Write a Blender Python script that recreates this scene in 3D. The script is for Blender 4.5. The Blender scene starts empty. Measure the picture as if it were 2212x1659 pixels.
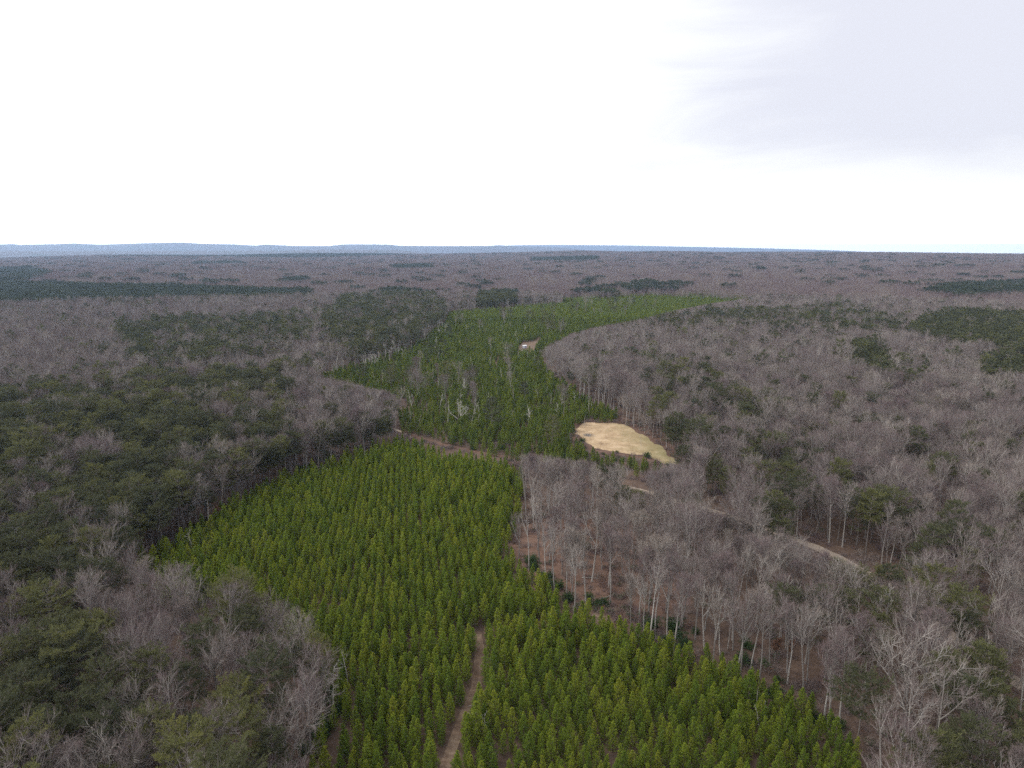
import bpy, math, random
import numpy as np

S = bpy.context.scene
COL = S.collection
R = math.radians

# ---------------------------------------------------------------- camera
PITCH, FPX, CAMZ = R(11.3), 1473.0, 100.0          # focal length in pixels of a 2212 px wide frame
cam_data = bpy.data.cameras.new('camera')
cam_data.sensor_fit = 'HORIZONTAL'
cam_data.sensor_width = 36.0
cam_data.lens = 36.0 * FPX / 2212.0
cam_data.clip_start = 0.5
cam_data.clip_end = 150000.0
cam = bpy.data.objects.new('camera', cam_data)
cam.location = (0, 0, CAMZ)
cam.rotation_euler = (R(90) - PITCH, 0, 0)
COL.objects.link(cam)
S.camera = cam

# ---------------------------------------------------------------- world, sun, exposure
SUN_EL, SUN_AZ = R(42), R(-70)                     # azimuth from +Y towards +X
world = bpy.data.worlds.new('World')
S.world = world
world.use_nodes = True
nt = world.node_tree
nt.nodes.clear()
N = nt.nodes.new
L = nt.links.new
out = N('ShaderNodeOutputWorld')
sky = N('ShaderNodeTexSky')
sky.sky_type = 'NISHITA'
sky.sun_disc = False
sky.sun_elevation = SUN_EL
sky.sun_rotation = SUN_AZ
sky.dust_density = 2.0
bg = N('ShaderNodeBackground')
bg.inputs['Strength'].default_value = 0.08
L(sky.outputs[0], bg.inputs['Color'])
# overcast layer: a bright veil, with a slate-lavender bank to the upper right of the view
tc = N('ShaderNodeTexCoord')
sep = N('ShaderNodeSeparateXYZ')
L(tc.outputs['Generated'], sep.inputs[0])
mapn = N('ShaderNodeMapping')
mapn.inputs['Scale'].default_value = (1.0, 1.0, 6.0)
L(tc.outputs['Generated'], mapn.inputs[0])
noise = N('ShaderNodeTexNoise')
noise.inputs['Scale'].default_value = 2.6
noise.inputs['Detail'].default_value = 6
noise.inputs['Roughness'].default_value = 0.55
noise.inputs['Distortion'].default_value = 0.6
L(mapn.outputs[0], noise.inputs['Vector'])


def wmath(op, a, b=None, c=None, clamp=False):
    n = N('ShaderNodeMath')
    n.operation = op
    n.use_clamp = clamp
    for i, v in enumerate((a, b, c)):
        if v is None:
            continue
        if isinstance(v, (int, float)):
            n.inputs[i].default_value = v
        else:
            L(v, n.inputs[i])
    return n.outputs[0]


def wramp(v, lo, hi):
    n = N('ShaderNodeMapRange')
    n.interpolation_type = 'SMOOTHSTEP'
    n.inputs['From Min'].default_value = lo
    n.inputs['From Max'].default_value = hi
    L(v, n.inputs['Value'])
    return n.outputs[0]


right = wramp(sep.outputs['X'], -0.04, 0.60)
elev = wramp(sep.outputs['Z'], 0.04, 0.15)
nz = wmath('MULTIPLY_ADD', noise.outputs['Fac'], 1.3, -0.65)
bank = wmath('ADD', wmath('MULTIPLY', right, elev), wmath('MULTIPLY', nz, wramp(sep.outputs['Z'], 0.03, 0.12)))
bank = wmath('MULTIPLY', wmath('MULTIPLY_ADD', bank, 1.15, 0.05), wramp(sep.outputs['X'], -0.06, 0.12), clamp=True)
thin = N('ShaderNodeMix')
thin.data_type = 'RGBA'
thin.inputs['B'].default_value = (1.13, 1.14, 1.16, 1)
L(wramp(bank, 0.0, 0.3), thin.inputs['Factor'])
mixc = N('ShaderNodeMix')
mixc.data_type = 'RGBA'
mixc.inputs['B'].default_value = (0.845, 0.855, 0.945, 1)
L(thin.outputs['Result'], mixc.inputs['A'])
veil = N('ShaderNodeMix')
veil.data_type = 'RGBA'
veil.inputs['A'].default_value = (3.8, 3.83, 3.9, 1)
veil.inputs['B'].default_value = (2.15, 2.16, 2.2, 1)
L(wramp(sep.outputs['Z'], 0.01, 0.13), veil.inputs['Factor'])
L(veil.outputs['Result'], thin.inputs['A'])
L(wramp(bank, 0.1, 1.0), mixc.inputs['Factor'])
bg2 = N('ShaderNodeBackground')
L(mixc.outputs['Result'], bg2.inputs['Color'])
bg2.inputs['Strength'].default_value = 1.0
mixs = N('ShaderNodeMixShader')
mixs.inputs[0].default_value = 0.88
L(bg.outputs[0], mixs.inputs[1])
L(bg2.outputs[0], mixs.inputs[2])
L(mixs.outputs[0], out.inputs['Surface'])

sun_data = bpy.data.lights.new('sun', 'SUN')
sun_data.energy = 1.5
sun_data.angle = R(12)
sun_data.color = (1.0, 0.95, 0.87)
sun = bpy.data.objects.new('sun', sun_data)
sun.rotation_euler = (R(90) - SUN_EL, 0, -SUN_AZ + R(180))
sun.location = (0, 0, 300)
COL.objects.link(sun)

S.view_settings.view_transform = 'Standard'
S.view_settings.look = 'None'
S.view_settings.exposure = 0.1
S.view_settings.gamma = 1.0
S.render.engine = 'CYCLES'
cy = S.cycles
cy.max_bounces = 4
cy.diffuse_bounces = 1
cy.glossy_bounces = 1
cy.transmission_bounces = 2
cy.volume_bounces = 0
cy.use_denoising = False
cy.use_adaptive_sampling = False
cy.sample_clamp_indirect = 4.0


# ---------------------------------------------------------------- helpers
def tag(o, label=None, cat=None, group=None, kind=None):
    if label:
        o['label'] = label
    if cat:
        o['category'] = cat
    if group:
        o['group'] = group
    if kind:
        o['kind'] = kind
    return o


CP, SP = math.cos(PITCH), math.sin(PITCH)
HZ = 829.5 - FPX * math.tan(PITCH)                 # eye-level line of the reference frame


def vnoise(x, y, s, seed=0):
    """smooth value noise in [-1,1] on plan coordinates, vectorised"""
    x = np.asarray(x, float) / s + 17.3 * seed
    y = np.asarray(y, float) / s - 9.1 * seed
    xi, yi = np.floor(x), np.floor(y)
    fx, fy = x - xi, y - yi
    fx, fy = fx * fx * (3 - 2 * fx), fy * fy * (3 - 2 * fy)

    def hsh(a, b):
        v = np.sin(a * 127.1 + b * 311.7 + seed * 74.7) * 43758.5453
        return (v - np.floor(v)) * 2 - 1
    return ((hsh(xi, yi) * (1 - fx) + hsh(xi + 1, yi) * fx) * (1 - fy)
            + (hsh(xi, yi + 1) * (1 - fx) + hsh(xi + 1, yi + 1) * fx) * fy)


def sstep(a, b, x):
    t = np.clip((np.asarray(x, float) - a) / (b - a), 0, 1)
    return t * t * (3 - 2 * t)


EDGE_R = 6200.0
EDGE_X = np.array([-900, 0, 200, 700, 900, 1080, 1250, 1600, 1900, 2212, 3000], float)
EDGE_Y = np.array([554, 553, 549.5, 548.5, 549, 545.5, 542.5, 543.5, 542, 545, 548], float)


def terrain(x, y):
    """ground height: flat round the plantation, rising gently to a plateau edge six km out, then a valley"""
    x = np.asarray(x, float)
    y = np.asarray(y, float)
    r = np.hypot(x, y)
    yy = np.maximum(y, 0.2 * r + 1e-6)
    px = 1106 + FPX * 1.02 * x / yy
    ye = np.interp(px, EDGE_X, EDGE_Y)
    top = CAMZ - EDGE_R * (ye - HZ) / FPX * 0.96 - 17.0
    t = np.clip((r - 1100) / (EDGE_R - 1100), 0, 1)
    h = top * t ** 1.35 + 7 * sstep(3500, 6000, r) * (vnoise(x, y, 1100, 71) + 0.6 * vnoise(x, y, 420, 72)) * (r < EDGE_R + 400)
    amp = sstep(800, 2600, r) * (1 - sstep(5000, 6200, r))
    h = h + amp * (7 * vnoise(x, y, 620, 3) + 4 * vnoise(x, y, 260, 5))
    h = h - sstep(EDGE_R + 150, EDGE_R + 3500, r) * (top + 90)
    return h


def project(x, y, z):
    dz = z - CAMZ
    depth = y * CP - dz * SP
    up = y * SP + dz * CP
    depth = np.where(depth > 1, depth, 1)
    return 1106 + FPX * x / depth, 829.5 - FPX * up / depth, depth


def G(px, py, z=0.0):
    """plan point seen at pixel (px,py) at height z above the near flat ground"""
    u, v = (px - 1106) / FPX, (829.5 - py) / FPX
    d = np.array([u, CP + v * SP, -SP + v * CP])
    t = (CAMZ - z) / -d[2]
    return float(d[0] * t), float(d[1] * t)


def inpoly(px, py, poly):
    px = np.asarray(px)
    res = np.zeros(px.shape, bool)
    n = len(poly)
    for i in range(n):
        x1, y1 = poly[i]
        x2, y2 = poly[(i + 1) % n]
        if y1 == y2:
            continue
        c = ((y1 > py) != (y2 > py)) & (px < (x2 - x1) * (py - y1) / (y2 - y1) + x1)
        res ^= c
    return res


def seg_dist(x, y, line):
    d = np.full(np.shape(x), 1e9)
    for (x1, y1), (x2, y2) in zip(line[:-1], line[1:]):
        vx, vy = x2 - x1, y2 - y1
        t = np.clip(((x - x1) * vx + (y - y1) * vy) / (vx * vx + vy * vy + 1e-9), 0, 1)
        d = np.minimum(d, np.hypot(x - x1 - t * vx, y - y1 - t * vy))
    return d


class MB:
    """collects triangles with a tone per vertex and a material index per face"""

    def __init__(self):
        self.v, self.f, self.t, self.m, self.n = [], [], [], [], 0

    def add(self, v, f, tone=0.5, mat=0):
        v = np.asarray(v, float).reshape(-1, 3)
        f = np.asarray(f, int).reshape(-1, 3)
        self.v.append(v)
        self.f.append(f + self.n)
        self.t.append(np.broadcast_to(np.asarray(tone, float), (len(v),)))
        self.m.append(np.full(len(f), mat))
        self.n += len(v)

    def join(self, o, off=(0, 0, 0), sc=1.0, rz=0.0, mat_shift=0, tone=0.0):
        c, s = math.cos(rz), math.sin(rz)
        v = np.concatenate(o.v)
        w = np.empty_like(v)
        w[:, 0] = (v[:, 0] * c - v[:, 1] * s) * sc + off[0]
        w[:, 1] = (v[:, 0] * s + v[:, 1] * c) * sc + off[1]
        w[:, 2] = v[:, 2] * sc + off[2]
        f = np.concatenate(o.f)
        self.v.append(w)
        self.f.append(f + self.n)
        self.t.append(np.clip(np.concatenate(o.t) + tone, 0, 1))
        self.m.append(np.concatenate(o.m) + mat_shift)
        self.n += len(w)

    def tube(self, pts, rad, n=5, tone=0.5, mat=0, cap=True):
        pts = np.asarray(pts, float)
        rad = np.broadcast_to(np.asarray(rad, float), (len(pts),))
        tg = np.gradient(pts, axis=0)
        tg /= np.linalg.norm(tg, axis=1)[:, None] + 1e-9
        ref = np.array([1.0, 0, 0]) if abs(tg[0, 0]) < 0.8 else np.array([0, 1.0, 0])
        a = np.cross(tg, ref)
        a /= np.linalg.norm(a, axis=1)[:, None] + 1e-9
        b = np.cross(tg, a)
        ang = np.arange(n) * 2 * math.pi / n
        ring = (a[:, None, :] * np.cos(ang)[None, :, None] + b[:, None, :] * np.sin(ang)[None, :, None])
        v = (pts[:, None, :] + ring * rad[:, None, None]).reshape(-1, 3)
        f = []
        for i in range(len(pts) - 1):
            for k in range(n):
                k2 = (k + 1) % n
                p, q, r_, s_ = i * n + k, i * n + k2, (i + 1) * n + k2, (i + 1) * n + k
                f.append((p, q, r_))
                f.append((p, r_, s_))
        if cap and rad[-1] > 1e-3:
            e = (len(pts) - 1) * n
            for k in range(1, n - 1):
                f.append((e, e + k, e + k + 1))
        self.add(v, f, tone, mat)

    def slivers(self, base, d, length, width, rng, tone=0.5, mat=0):
        """thin tapering blades (twigs, needle bundles, leaves)"""
        base = np.asarray(base, float)
        d = np.asarray(d, float)
        d = d / (np.linalg.norm(d, axis=1)[:, None] + 1e-9)
        n = len(base)
        s = np.cross(d, rng.normal(size=(n, 3)))
        s /= np.linalg.norm(s, axis=1)[:, None] + 1e-9
        length = np.broadcast_to(np.asarray(length, float), (n,))[:, None]
        width = np.broadcast_to(np.asarray(width, float), (n,))[:, None]
        v = np.stack([base - s * width / 2, base + s * width / 2, base + d * length], 1).reshape(-1, 3)
        t = np.repeat(np.broadcast_to(np.asarray(tone, float), (n,)), 3)
        self.add(v, np.arange(3 * n).reshape(-1, 3), t, mat)

    def leafs(self, base, d, length, width, rng, tone=0.5, mat=0):
        """diamond blades, wider in the middle"""
        base = np.asarray(base, float)
        d = np.asarray(d, float)
        d = d / (np.linalg.norm(d, axis=1)[:, None] + 1e-9)
        n = len(base)
        s = np.cross(d, rng.normal(size=(n, 3)))
        s /= np.linalg.norm(s, axis=1)[:, None] + 1e-9
        length = np.broadcast_to(np.asarray(length, float), (n,))[:, None]
        width = np.broadcast_to(np.asarray(width, float), (n,))[:, None]
        mid = base + d * length * 0.45
        v = np.stack([base, mid + s * width / 2, base + d * length, mid - s * width / 2], 1).reshape(-1, 3)
        i = np.arange(n)[:, None] * 4
        f = np.concatenate([i + np.array([[0, 1, 2]]), i + np.array([[0, 2, 3]])])
        t = np.repeat(np.broadcast_to(np.asarray(tone, float), (n,)), 4)
        self.add(v, f, t, mat)

    def box(self, c, s, mat=0, tone=0.5):
        cx, cy_, cz = c
        x, y, z = s[0] / 2, s[1] / 2, s[2] / 2
        v = [(cx + i * x, cy_ + j * y, cz + k * z) for i in (-1, 1) for j in (-1, 1) for k in (-1, 1)]
        q = [(0, 1, 3, 2), (4, 6, 7, 5), (0, 4, 5, 1), (2, 3, 7, 6), (0, 2, 6, 4), (1, 5, 7, 3)]
        f = []
        for a, b, cc, d in q:
            f += [(a, b, cc), (a, cc, d)]
        self.add(v, f, tone, mat)

    def mesh(self, name, mats, smooth=False):
        v = np.concatenate(self.v)
        f = np.concatenate(self.f)
        me = bpy.data.meshes.new(name)
        me.vertices.add(len(v))
        me.vertices.foreach_set('co', v.astype(np.float32).ravel())
        me.loops.add(len(f) * 3)
        me.loops.foreach_set('vertex_index', f.astype(np.int32).ravel())
        me.polygons.add(len(f))
        me.polygons.foreach_set('loop_start', np.arange(0, len(f) * 3, 3, dtype=np.int32))
        me.polygons.foreach_set('material_index', np.concatenate(self.m).astype(np.int32))
        for m in mats:
            me.materials.append(m)
        at = me.attributes.new('tone', 'FLOAT', 'POINT')
        at.data.foreach_set('value', np.concatenate(self.t).astype(np.float32))
        me.update(calc_edges=True)
        me.polygons.foreach_set('use_smooth', np.full(len(f), smooth))
        return me


# ---------------------------------------------------------------- materials
def material(name):
    m = bpy.data.materials.new(name)
    m.use_nodes = True
    t = m.node_tree
    t.nodes.clear()
    return m, t, t.nodes.new, t.links.new


def tinted(name, stops, rnd=0.5, tone=0.5, translucent=0.0, rough=0.85, value_rnd=0.0):
    """a surface whose colour runs over STOPS by the tone stored in the mesh and by a random number per plant"""
    m, t, N, L = material(name)
    o = N('ShaderNodeOutputMaterial')
    at = N('ShaderNodeAttribute')
    at.attribute_name = 'tone'
    oi = N('ShaderNodeObjectInfo')
    a = N('ShaderNodeMath')
    a.operation = 'MULTIPLY'
    a.inputs[1].default_value = tone
    L(at.outputs['Fac'], a.inputs[0])
    b = N('ShaderNodeMath')
    b.operation = 'MULTIPLY_ADD'
    b.inputs[1].default_value = rnd
    L(oi.outputs['Random'], b.inputs[0])
    L(a.outputs[0], b.inputs[2])
    cr = N('ShaderNodeValToRGB')
    el = cr.color_ramp.elements
    while len(el) < len(stops):
        el.new(0.5)
    for e, (p, c) in zip(el, stops):
        e.position = p
        e.color = (*c, 1)
    L(b.outputs[0], cr.inputs[0])
    colour = cr.outputs[0]
    d = N('ShaderNodeBsdfPrincipled')
    d.inputs['Roughness'].default_value = rough
    d.inputs['Specular IOR Level'].default_value = 0.25
    L(colour, d.inputs['Base Color'])
    if translucent:
        tr = N('ShaderNodeBsdfTranslucent')
        L(colour, tr.inputs['Color'])
        mx = N('ShaderNodeMixShader')
        mx.inputs[0].default_value = translucent
        L(d.outputs[0], mx.inputs[1])
        L(tr.outputs[0], mx.inputs[2])
        L(mx.outputs[0], o.inputs['Surface'])
    else:
        L(d.outputs[0], o.inputs['Surface'])
    return m


M = {}
M['bark'] = tinted('bare_bark', [(0.0, (0.13, 0.115, 0.105)), (0.5, (0.24, 0.215, 0.195)), (1.0, (0.40, 0.37, 0.335))], 0.65, 0.4)
M['twig'] = tinted('bare_twigs', [(0.0, (0.134, 0.09, 0.092)), (0.3, (0.168, 0.121, 0.12)), (0.6, (0.19, 0.15, 0.14)), (0.85, (0.228, 0.187, 0.16)), (1.0, (0.265, 0.22, 0.175))], 0.8, 0.2)
M['young'] = tinted('young_pine_needles', [(0.0, (0.085, 0.142, 0.025)), (0.4, (0.162, 0.228, 0.029)), (0.75, (0.268, 0.315, 0.034)), (1.0, (0.37, 0.335, 0.05))], 0.5, 0.5, 0.45)
M['stand'] = tinted('dense_pine_needles', [(0.0, (0.042, 0.054, 0.034)), (0.5, (0.064, 0.078, 0.042)), (1.0, (0.10, 0.112, 0.05))], 0.5, 0.5, 0.3)
M['mixed'] = tinted('mixed_pine_needles', [(0.0, (0.075, 0.12, 0.028)), (0.4, (0.138, 0.192, 0.033)), (0.75, (0.215, 0.26, 0.037)), (1.0, (0.29, 0.275, 0.05))], 0.55, 0.45, 0.4)
M['young_bark'] = tinted('young_pine_bark', [(0.0, (0.10, 0.075, 0.055)), (1.0, (0.17, 0.13, 0.10))])
M['mature'] = tinted('pine_needles', [(0.0, (0.056, 0.064, 0.036)), (0.5, (0.096, 0.102, 0.047)), (0.8, (0.135, 0.138, 0.048)), (1.0, (0.18, 0.172, 0.046))], 0.65, 0.35, 0.3)
M['pine_bark'] = tinted('pine_bark', [(0.0, (0.10, 0.085, 0.075)), (1.0, (0.22, 0.19, 0.17))])
M['snag'] = tinted('weathered_wood', [(0.0, (0.28, 0.258, 0.23)), (1.0, (0.50, 0.47, 0.415))])
M['rust'] = tinted('dead_leaves', [(0.0, (0.12, 0.06, 0.035)), (1.0, (0.22, 0.115, 0.065))], 0.4, 0.6, 0.2)
M['shrub'] = tinted('evergreen_leaves', [(0.0, (0.03, 0.055, 0.022)), (0.6, (0.05, 0.085, 0.028)), (1.0, (0.085, 0.115, 0.035))], 0.5, 0.5, 0.2)


def earth(name, stops, scales=(0.05, 0.6), mixw=0.6, bump=0.0):
    m, t, N, L = material(name)
    o = N('ShaderNodeOutputMaterial')
    tc = N('ShaderNodeTexCoord')
    n1 = N('ShaderNodeTexNoise')
    n1.inputs['Scale'].default_value = scales[0]
    n1.inputs['Detail'].default_value = 5
    n2 = N('ShaderNodeTexNoise')
    n2.inputs['Scale'].default_value = scales[1]
    n2.inputs['Detail'].default_value = 6
    n2.inputs['Roughness'].default_value = 0.7
    L(tc.outputs['Object'], n1.inputs['Vector'])
    L(tc.outputs['Object'], n2.inputs['Vector'])
    mx = N('ShaderNodeMix')
    mx.inputs['Factor'].default_value = mixw
    L(n1.outputs['Fac'], mx.inputs['A'])
    L(n2.outputs['Fac'], mx.inputs['B'])
    cr = N('ShaderNodeValToRGB')
    el = cr.color_ramp.elements
    while len(el) < len(stops):
        el.new(0.5)
    for e, (p, c) in zip(el, stops):
        e.position = p
        e.color = (*c, 1)
    L(mx.outputs[0], cr.inputs[0])
    d = N('ShaderNodeBsdfPrincipled')
    d.inputs['Roughness'].default_value = 0.95
    d.inputs['Specular IOR Level'].default_value = 0.1
    L(cr.outputs[0], d.inputs['Base Color'])
    L(d.outputs[0], o.inputs['Surface'])
    return m, t, cr, d, tc


M['litter'] = earth('leaf_litter', [(0.3, (0.045, 0.034, 0.027)), (0.46, (0.08, 0.054, 0.041)), (0.58, (0.115, 0.077, 0.057)), (0.72, (0.16, 0.12, 0.088))], (0.05, 0.5))[0]
M['track'] = earth('dirt_track', [(0.32, (0.07, 0.044, 0.031)), (0.46, (0.125, 0.083, 0.058)), (0.58, (0.185, 0.132, 0.094)), (0.75, (0.26, 0.20, 0.145))], (0.2, 1.1))[0]
M['leaves'] = earth('oak_leaf_litter', [(0.3, (0.06, 0.036, 0.027)), (0.46, (0.11, 0.066, 0.048)), (0.58, (0.15, 0.092, 0.067)), (0.72, (0.20, 0.14, 0.10))], (0.07, 0.7))[0]
M['sand'] = earth('sandy_road', [(0.32, (0.18, 0.14, 0.105)), (0.55, (0.29, 0.235, 0.185)), (0.75, (0.38, 0.32, 0.26))], (0.1, 0.8))[0]
M['brush'] = earth('dry_brush', [(0.32, (0.06, 0.036, 0.029)), (0.5, (0.11, 0.066, 0.049)), (0.62, (0.16, 0.10, 0.073)), (0.75, (0.21, 0.15, 0.108))], (0.1, 0.7))[0]
M['far'] = earth('far_woods', [(0.3, (0.07, 0.06, 0.058)), (0.5, (0.095, 0.08, 0.078)), (0.62, (0.05, 0.06, 0.042)), (0.75, (0.10, 0.088, 0.083))], (0.0022, 0.02), 0.4)[0]


def simple(name, c, rough=0.6, metal=0.0):
    m, t, N, L = material(name)
    o = N('ShaderNodeOutputMaterial')
    d = N('ShaderNodeBsdfPrincipled')
    n = N('ShaderNodeTexNoise')
    n.inputs['Scale'].default_value = 3.0
    n.inputs['Detail'].default_value = 5
    cr = N('ShaderNodeValToRGB')
    cr.color_ramp.elements[0].position = 0.3
    cr.color_ramp.elements[0].color = (*[x * 0.82 for x in c], 1)
    cr.color_ramp.elements[1].position = 0.7
    cr.color_ramp.elements[1].color = (*c, 1)
    L(n.outputs['Fac'], cr.inputs[0])
    L(cr.outputs[0], d.inputs['Base Color'])
    d.inputs['Roughness'].default_value = rough
    d.inputs['Metallic'].default_value = metal
    L(d.outputs[0], o.inputs['Surface'])
    return m


M['white'] = simple('white_paint', (0.82, 0.82, 0.82))
M['bluegrey'] = simple('blue_grey_siding', (0.42, 0.43, 0.52))
M['glass'] = simple('dark_glass', (0.03, 0.035, 0.05), 0.15)

# ---------------------------------------------------------------- land cover, laid out from the photograph's plan
# front plantation: (px, py, height of what marks the border there)
FRONT = [(284, 1200, 6), (395, 1136, 6), (490, 1080, 6), (610, 1016, 6), (735, 976, 6), (868, 938, 7), (960, 972, 5), (1060, 990, 5),
         (1132, 1004, 6), (1130, 1060, 6), (1118, 1110, 5), (1100, 1165, 4), (1128, 1222, 4), (1190, 1262, 4), (1250, 1318, 3),
         (1300, 1350, 3), (1370, 1345, 5), (1480, 1392, 5), (1600, 1430, 5), (1715, 1474, 5), (1795, 1545, 5), (1870, 1610, 5), (1890, 1700, 5),
         (1890, 1900, 0), (640, 1900, 0), (680, 1620, 2), (735, 1470, 3), (690, 1392, 14), (640, 1300, 16), (540, 1250, 16), (430, 1230, 16), (310, 1228, 12)]
FRONT_W = [G(a, b, c) for a, b, c in FRONT]
REAR = [(690, 806), (790, 778), (880, 750), (960, 695), (972, 674), (1100, 661), (1215, 654), (1216, 646), (1300, 637), (1420, 630), (1560, 634), (1625, 646),
        (1530, 660), (1460, 674), (1390, 692), (1300, 708), (1240, 722), (1165, 762), (1190, 805), (1270, 855), (1342, 895), (1300, 908), (1246, 912),
        (1232, 940), (1290, 972), (1400, 985), (1452, 1006), (1400, 1016), (1250, 1000), (1130, 982), (1040, 958), (950, 940), (870, 922), (858, 870), (835, 850), (760, 832), (692, 818)]
REAR_Z = 5
CLEAR = [(1240, 925), (1262, 914), (1330, 914), (1362, 924), (1396, 944), (1432, 970), (1475, 1006), (1440, 1004), (1400, 985), (1340, 978), (1288, 968), (1252, 948)]
CLEAR_W = [G(a, b) for a, b in CLEAR]
SHED_W = [G(a, b) for a, b in [(1120, 752), (1128, 740), (1148, 738), (1166, 731), (1170, 740), (1162, 752), (1144, 764), (1116, 768)]]
TRACK = [G(*p) for p in [(1030, 1362), (1036, 1400), (1036, 1450), (1024, 1505), (1000, 1560), (978, 1610), (962, 1660), (945, 1740), (930, 1820)]]
BREAK = [G(*p) for p in [(1030, 1362), (1085, 1362), (1140, 1352), (1210, 1345), (1290, 1330), (1330, 1315)]]
STRIP = [G(*p) for p in [(780, 905), (868, 934), (960, 962), (1060, 982), (1135, 996), (1240, 1022), (1340, 1050)]]
ROAD = [G(*p) for p in [(1340, 1050), (1400, 1064), (1470, 1084), (1520, 1100), (1582, 1117), (1650, 1140), (1712, 1164), (1790, 1194), (1850, 1226), (1905, 1262), (1990, 1330), (2090, 1400), (2230, 1500)]]
SPUR = [G(*p) for p in [(1400, 1064), (1470, 1030), (1475, 1006), (1440, 985)]]

# stands of tall pines and mixes, in the photograph's plan: polygon, height, share of pine, density
STANDS = [
    ([(-400, 608), (0, 606), (200, 614), (420, 618), (600, 624), (672, 628), (660, 642), (420, 648), (150, 652), (0, 660), (-400, 676)], 14, 1.0, 1.0),
    ([(250, 702), (330, 690), (480, 690), (640, 678), (700, 700), (660, 740), (560, 770), (420, 790), (300, 812), (262, 770)], 14, 0.66, 1.0),
    ([(740, 640), (850, 622), (935, 630), (965, 660), (955, 690), (870, 740), (800, 760), (700, 740), (690, 690)], 14, 0.72, 1.0),
    ([(1030, 634), (1112, 630), (1116, 652), (1030, 658)], 12, 1.0, 1.1),
    ([(640, 760), (780, 760), (700, 800), (640, 840), (560, 830)], 14, 0.35, 1.0),
    ([(-500, 850), (0, 838), (260, 824), (470, 802), (600, 812), (655, 862), (640, 925), (520, 985), (430, 1060), (200, 1110), (-500, 1150)], 14, 0.82, 1.08),
    ([(640, 850), (760, 850), (850, 872), (862, 930), (720, 975), (640, 940)], 14, 0.12, 1.0),
    ([(-600, 1100), (200, 1090), (440, 1050), (540, 990), (640, 960), (640, 1010), (500, 1080), (320, 1190), (0, 1230), (-600, 1250)], 12, 0.8, 1.0),
    ([(210, 1270), (280, 1228), (430, 1215), (560, 1260), (660, 1310), (640, 1340), (520, 1400), (440, 1470), (250, 1450), (220, 1380)], 14, 0.18, 1.0),
    ([(-600, 1180), (280, 1200), (210, 1300), (200, 1480), (480, 1490), (660, 1360), (700, 1480), (690, 1580), (650, 1700), (600, 2100), (-900, 2100)], 12, 0.82, 1.0),
    ([(1395, 690), (1530, 672), (1700, 668), (1830, 660), (1950, 690), (1960, 720), (1800, 715), (1600, 708), (1480, 712)], 14, 0.52, 1.0),
    ([(1990, 690), (2060, 672), (2212, 680), (2500, 670), (2500, 760), (2212, 758), (2060, 745), (1950, 718)], 14, 0.95, 1.05),
    ([(1840, 745), (1890, 735), (1930, 790), (1935, 824), (1880, 816), (1845, 785)], 14, 0.92, 1.0),
    ([(2110, 780), (2212, 752), (2500, 740), (2500, 840), (2212, 822), (2130, 812)], 14, 0.92, 1.0),
    ([(1990, 628), (2060, 614), (2180, 606), (2500, 590), (2500, 612), (2190, 632), (2080, 636)], 14, 0.9, 1.0),
    ([(1215, 634), (1320, 612), (1400, 606), (1480, 610), (1480, 628), (1400, 626), (1300, 634)], 14, 0.45, 1.0),
    ([(180, 548), (700, 546), (900, 550), (700, 556), (220, 553)], 14, 0.95, 1.0),
    ([(1150, 556), (1290, 553), (1290, 561), (1150, 563)], 14, 0.9, 1.0),
    ([(850, 572), (930, 570), (930, 578), (850, 580)], 14, 1.0, 1.0),
    ([(610, 600), (660, 599), (660, 606), (610, 607)], 14, 1.0, 1.0),
    ([(420, 566), (520, 564), (520, 569), (420, 571)], 14, 0.8, 1.0),
    ([(-200, 585), (60, 575), (110, 592), (60, 606), (-200, 606)], 14, 0.75, 1.0),
    ([(1115, 1130), (1300, 1120), (1420, 1200), (1345, 1290), (1345, 1345), (1240, 1340), (1110, 1220)], 0, 0.0, 0.58),
]


def keep_off(x, y, tree_h):
    """True where no tree stands: tracks, roads, clearings"""
    k = seg_dist(x, y, TRACK) < 1.9
    k |= seg_dist(x, y, BREAK) < 1.8
    k |= (seg_dist(x, y, STRIP) < 1.6)
    k |= seg_dist(x, y, ROAD) < 3.2
    k |= seg_dist(x, y, SPUR) < 3.0
    k |= inpoly(x, y, CLEAR_W)
    k |= inpoly(x, y, SHED_W)
    return k


rs = np.random.RandomState(11)
# ---- young pines: planted rows, ~3.1 x 2.6 m
def rows(x0, x1, y0, y1, dx, dy, ang, jit):
    nx, ny = int((x1 - x0) / dx), int((y1 - y0) / dy)
    gx, gy = np.meshgrid(x0 + np.arange(nx) * dx, y0 + np.arange(ny) * dy)
    gx = gx.ravel() + rs.normal(0, jit, nx * ny)
    gy = gy.ravel() + rs.normal(0, jit * 1.3, nx * ny)
    cx, cy_ = (x0 + x1) / 2, (y0 + y1) / 2
    c, s = math.cos(ang), math.sin(ang)
    return cx + (gx - cx) * c - (gy - cy_) * s, cy_ + (gx - cx) * s + (gy - cy_) * c


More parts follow.
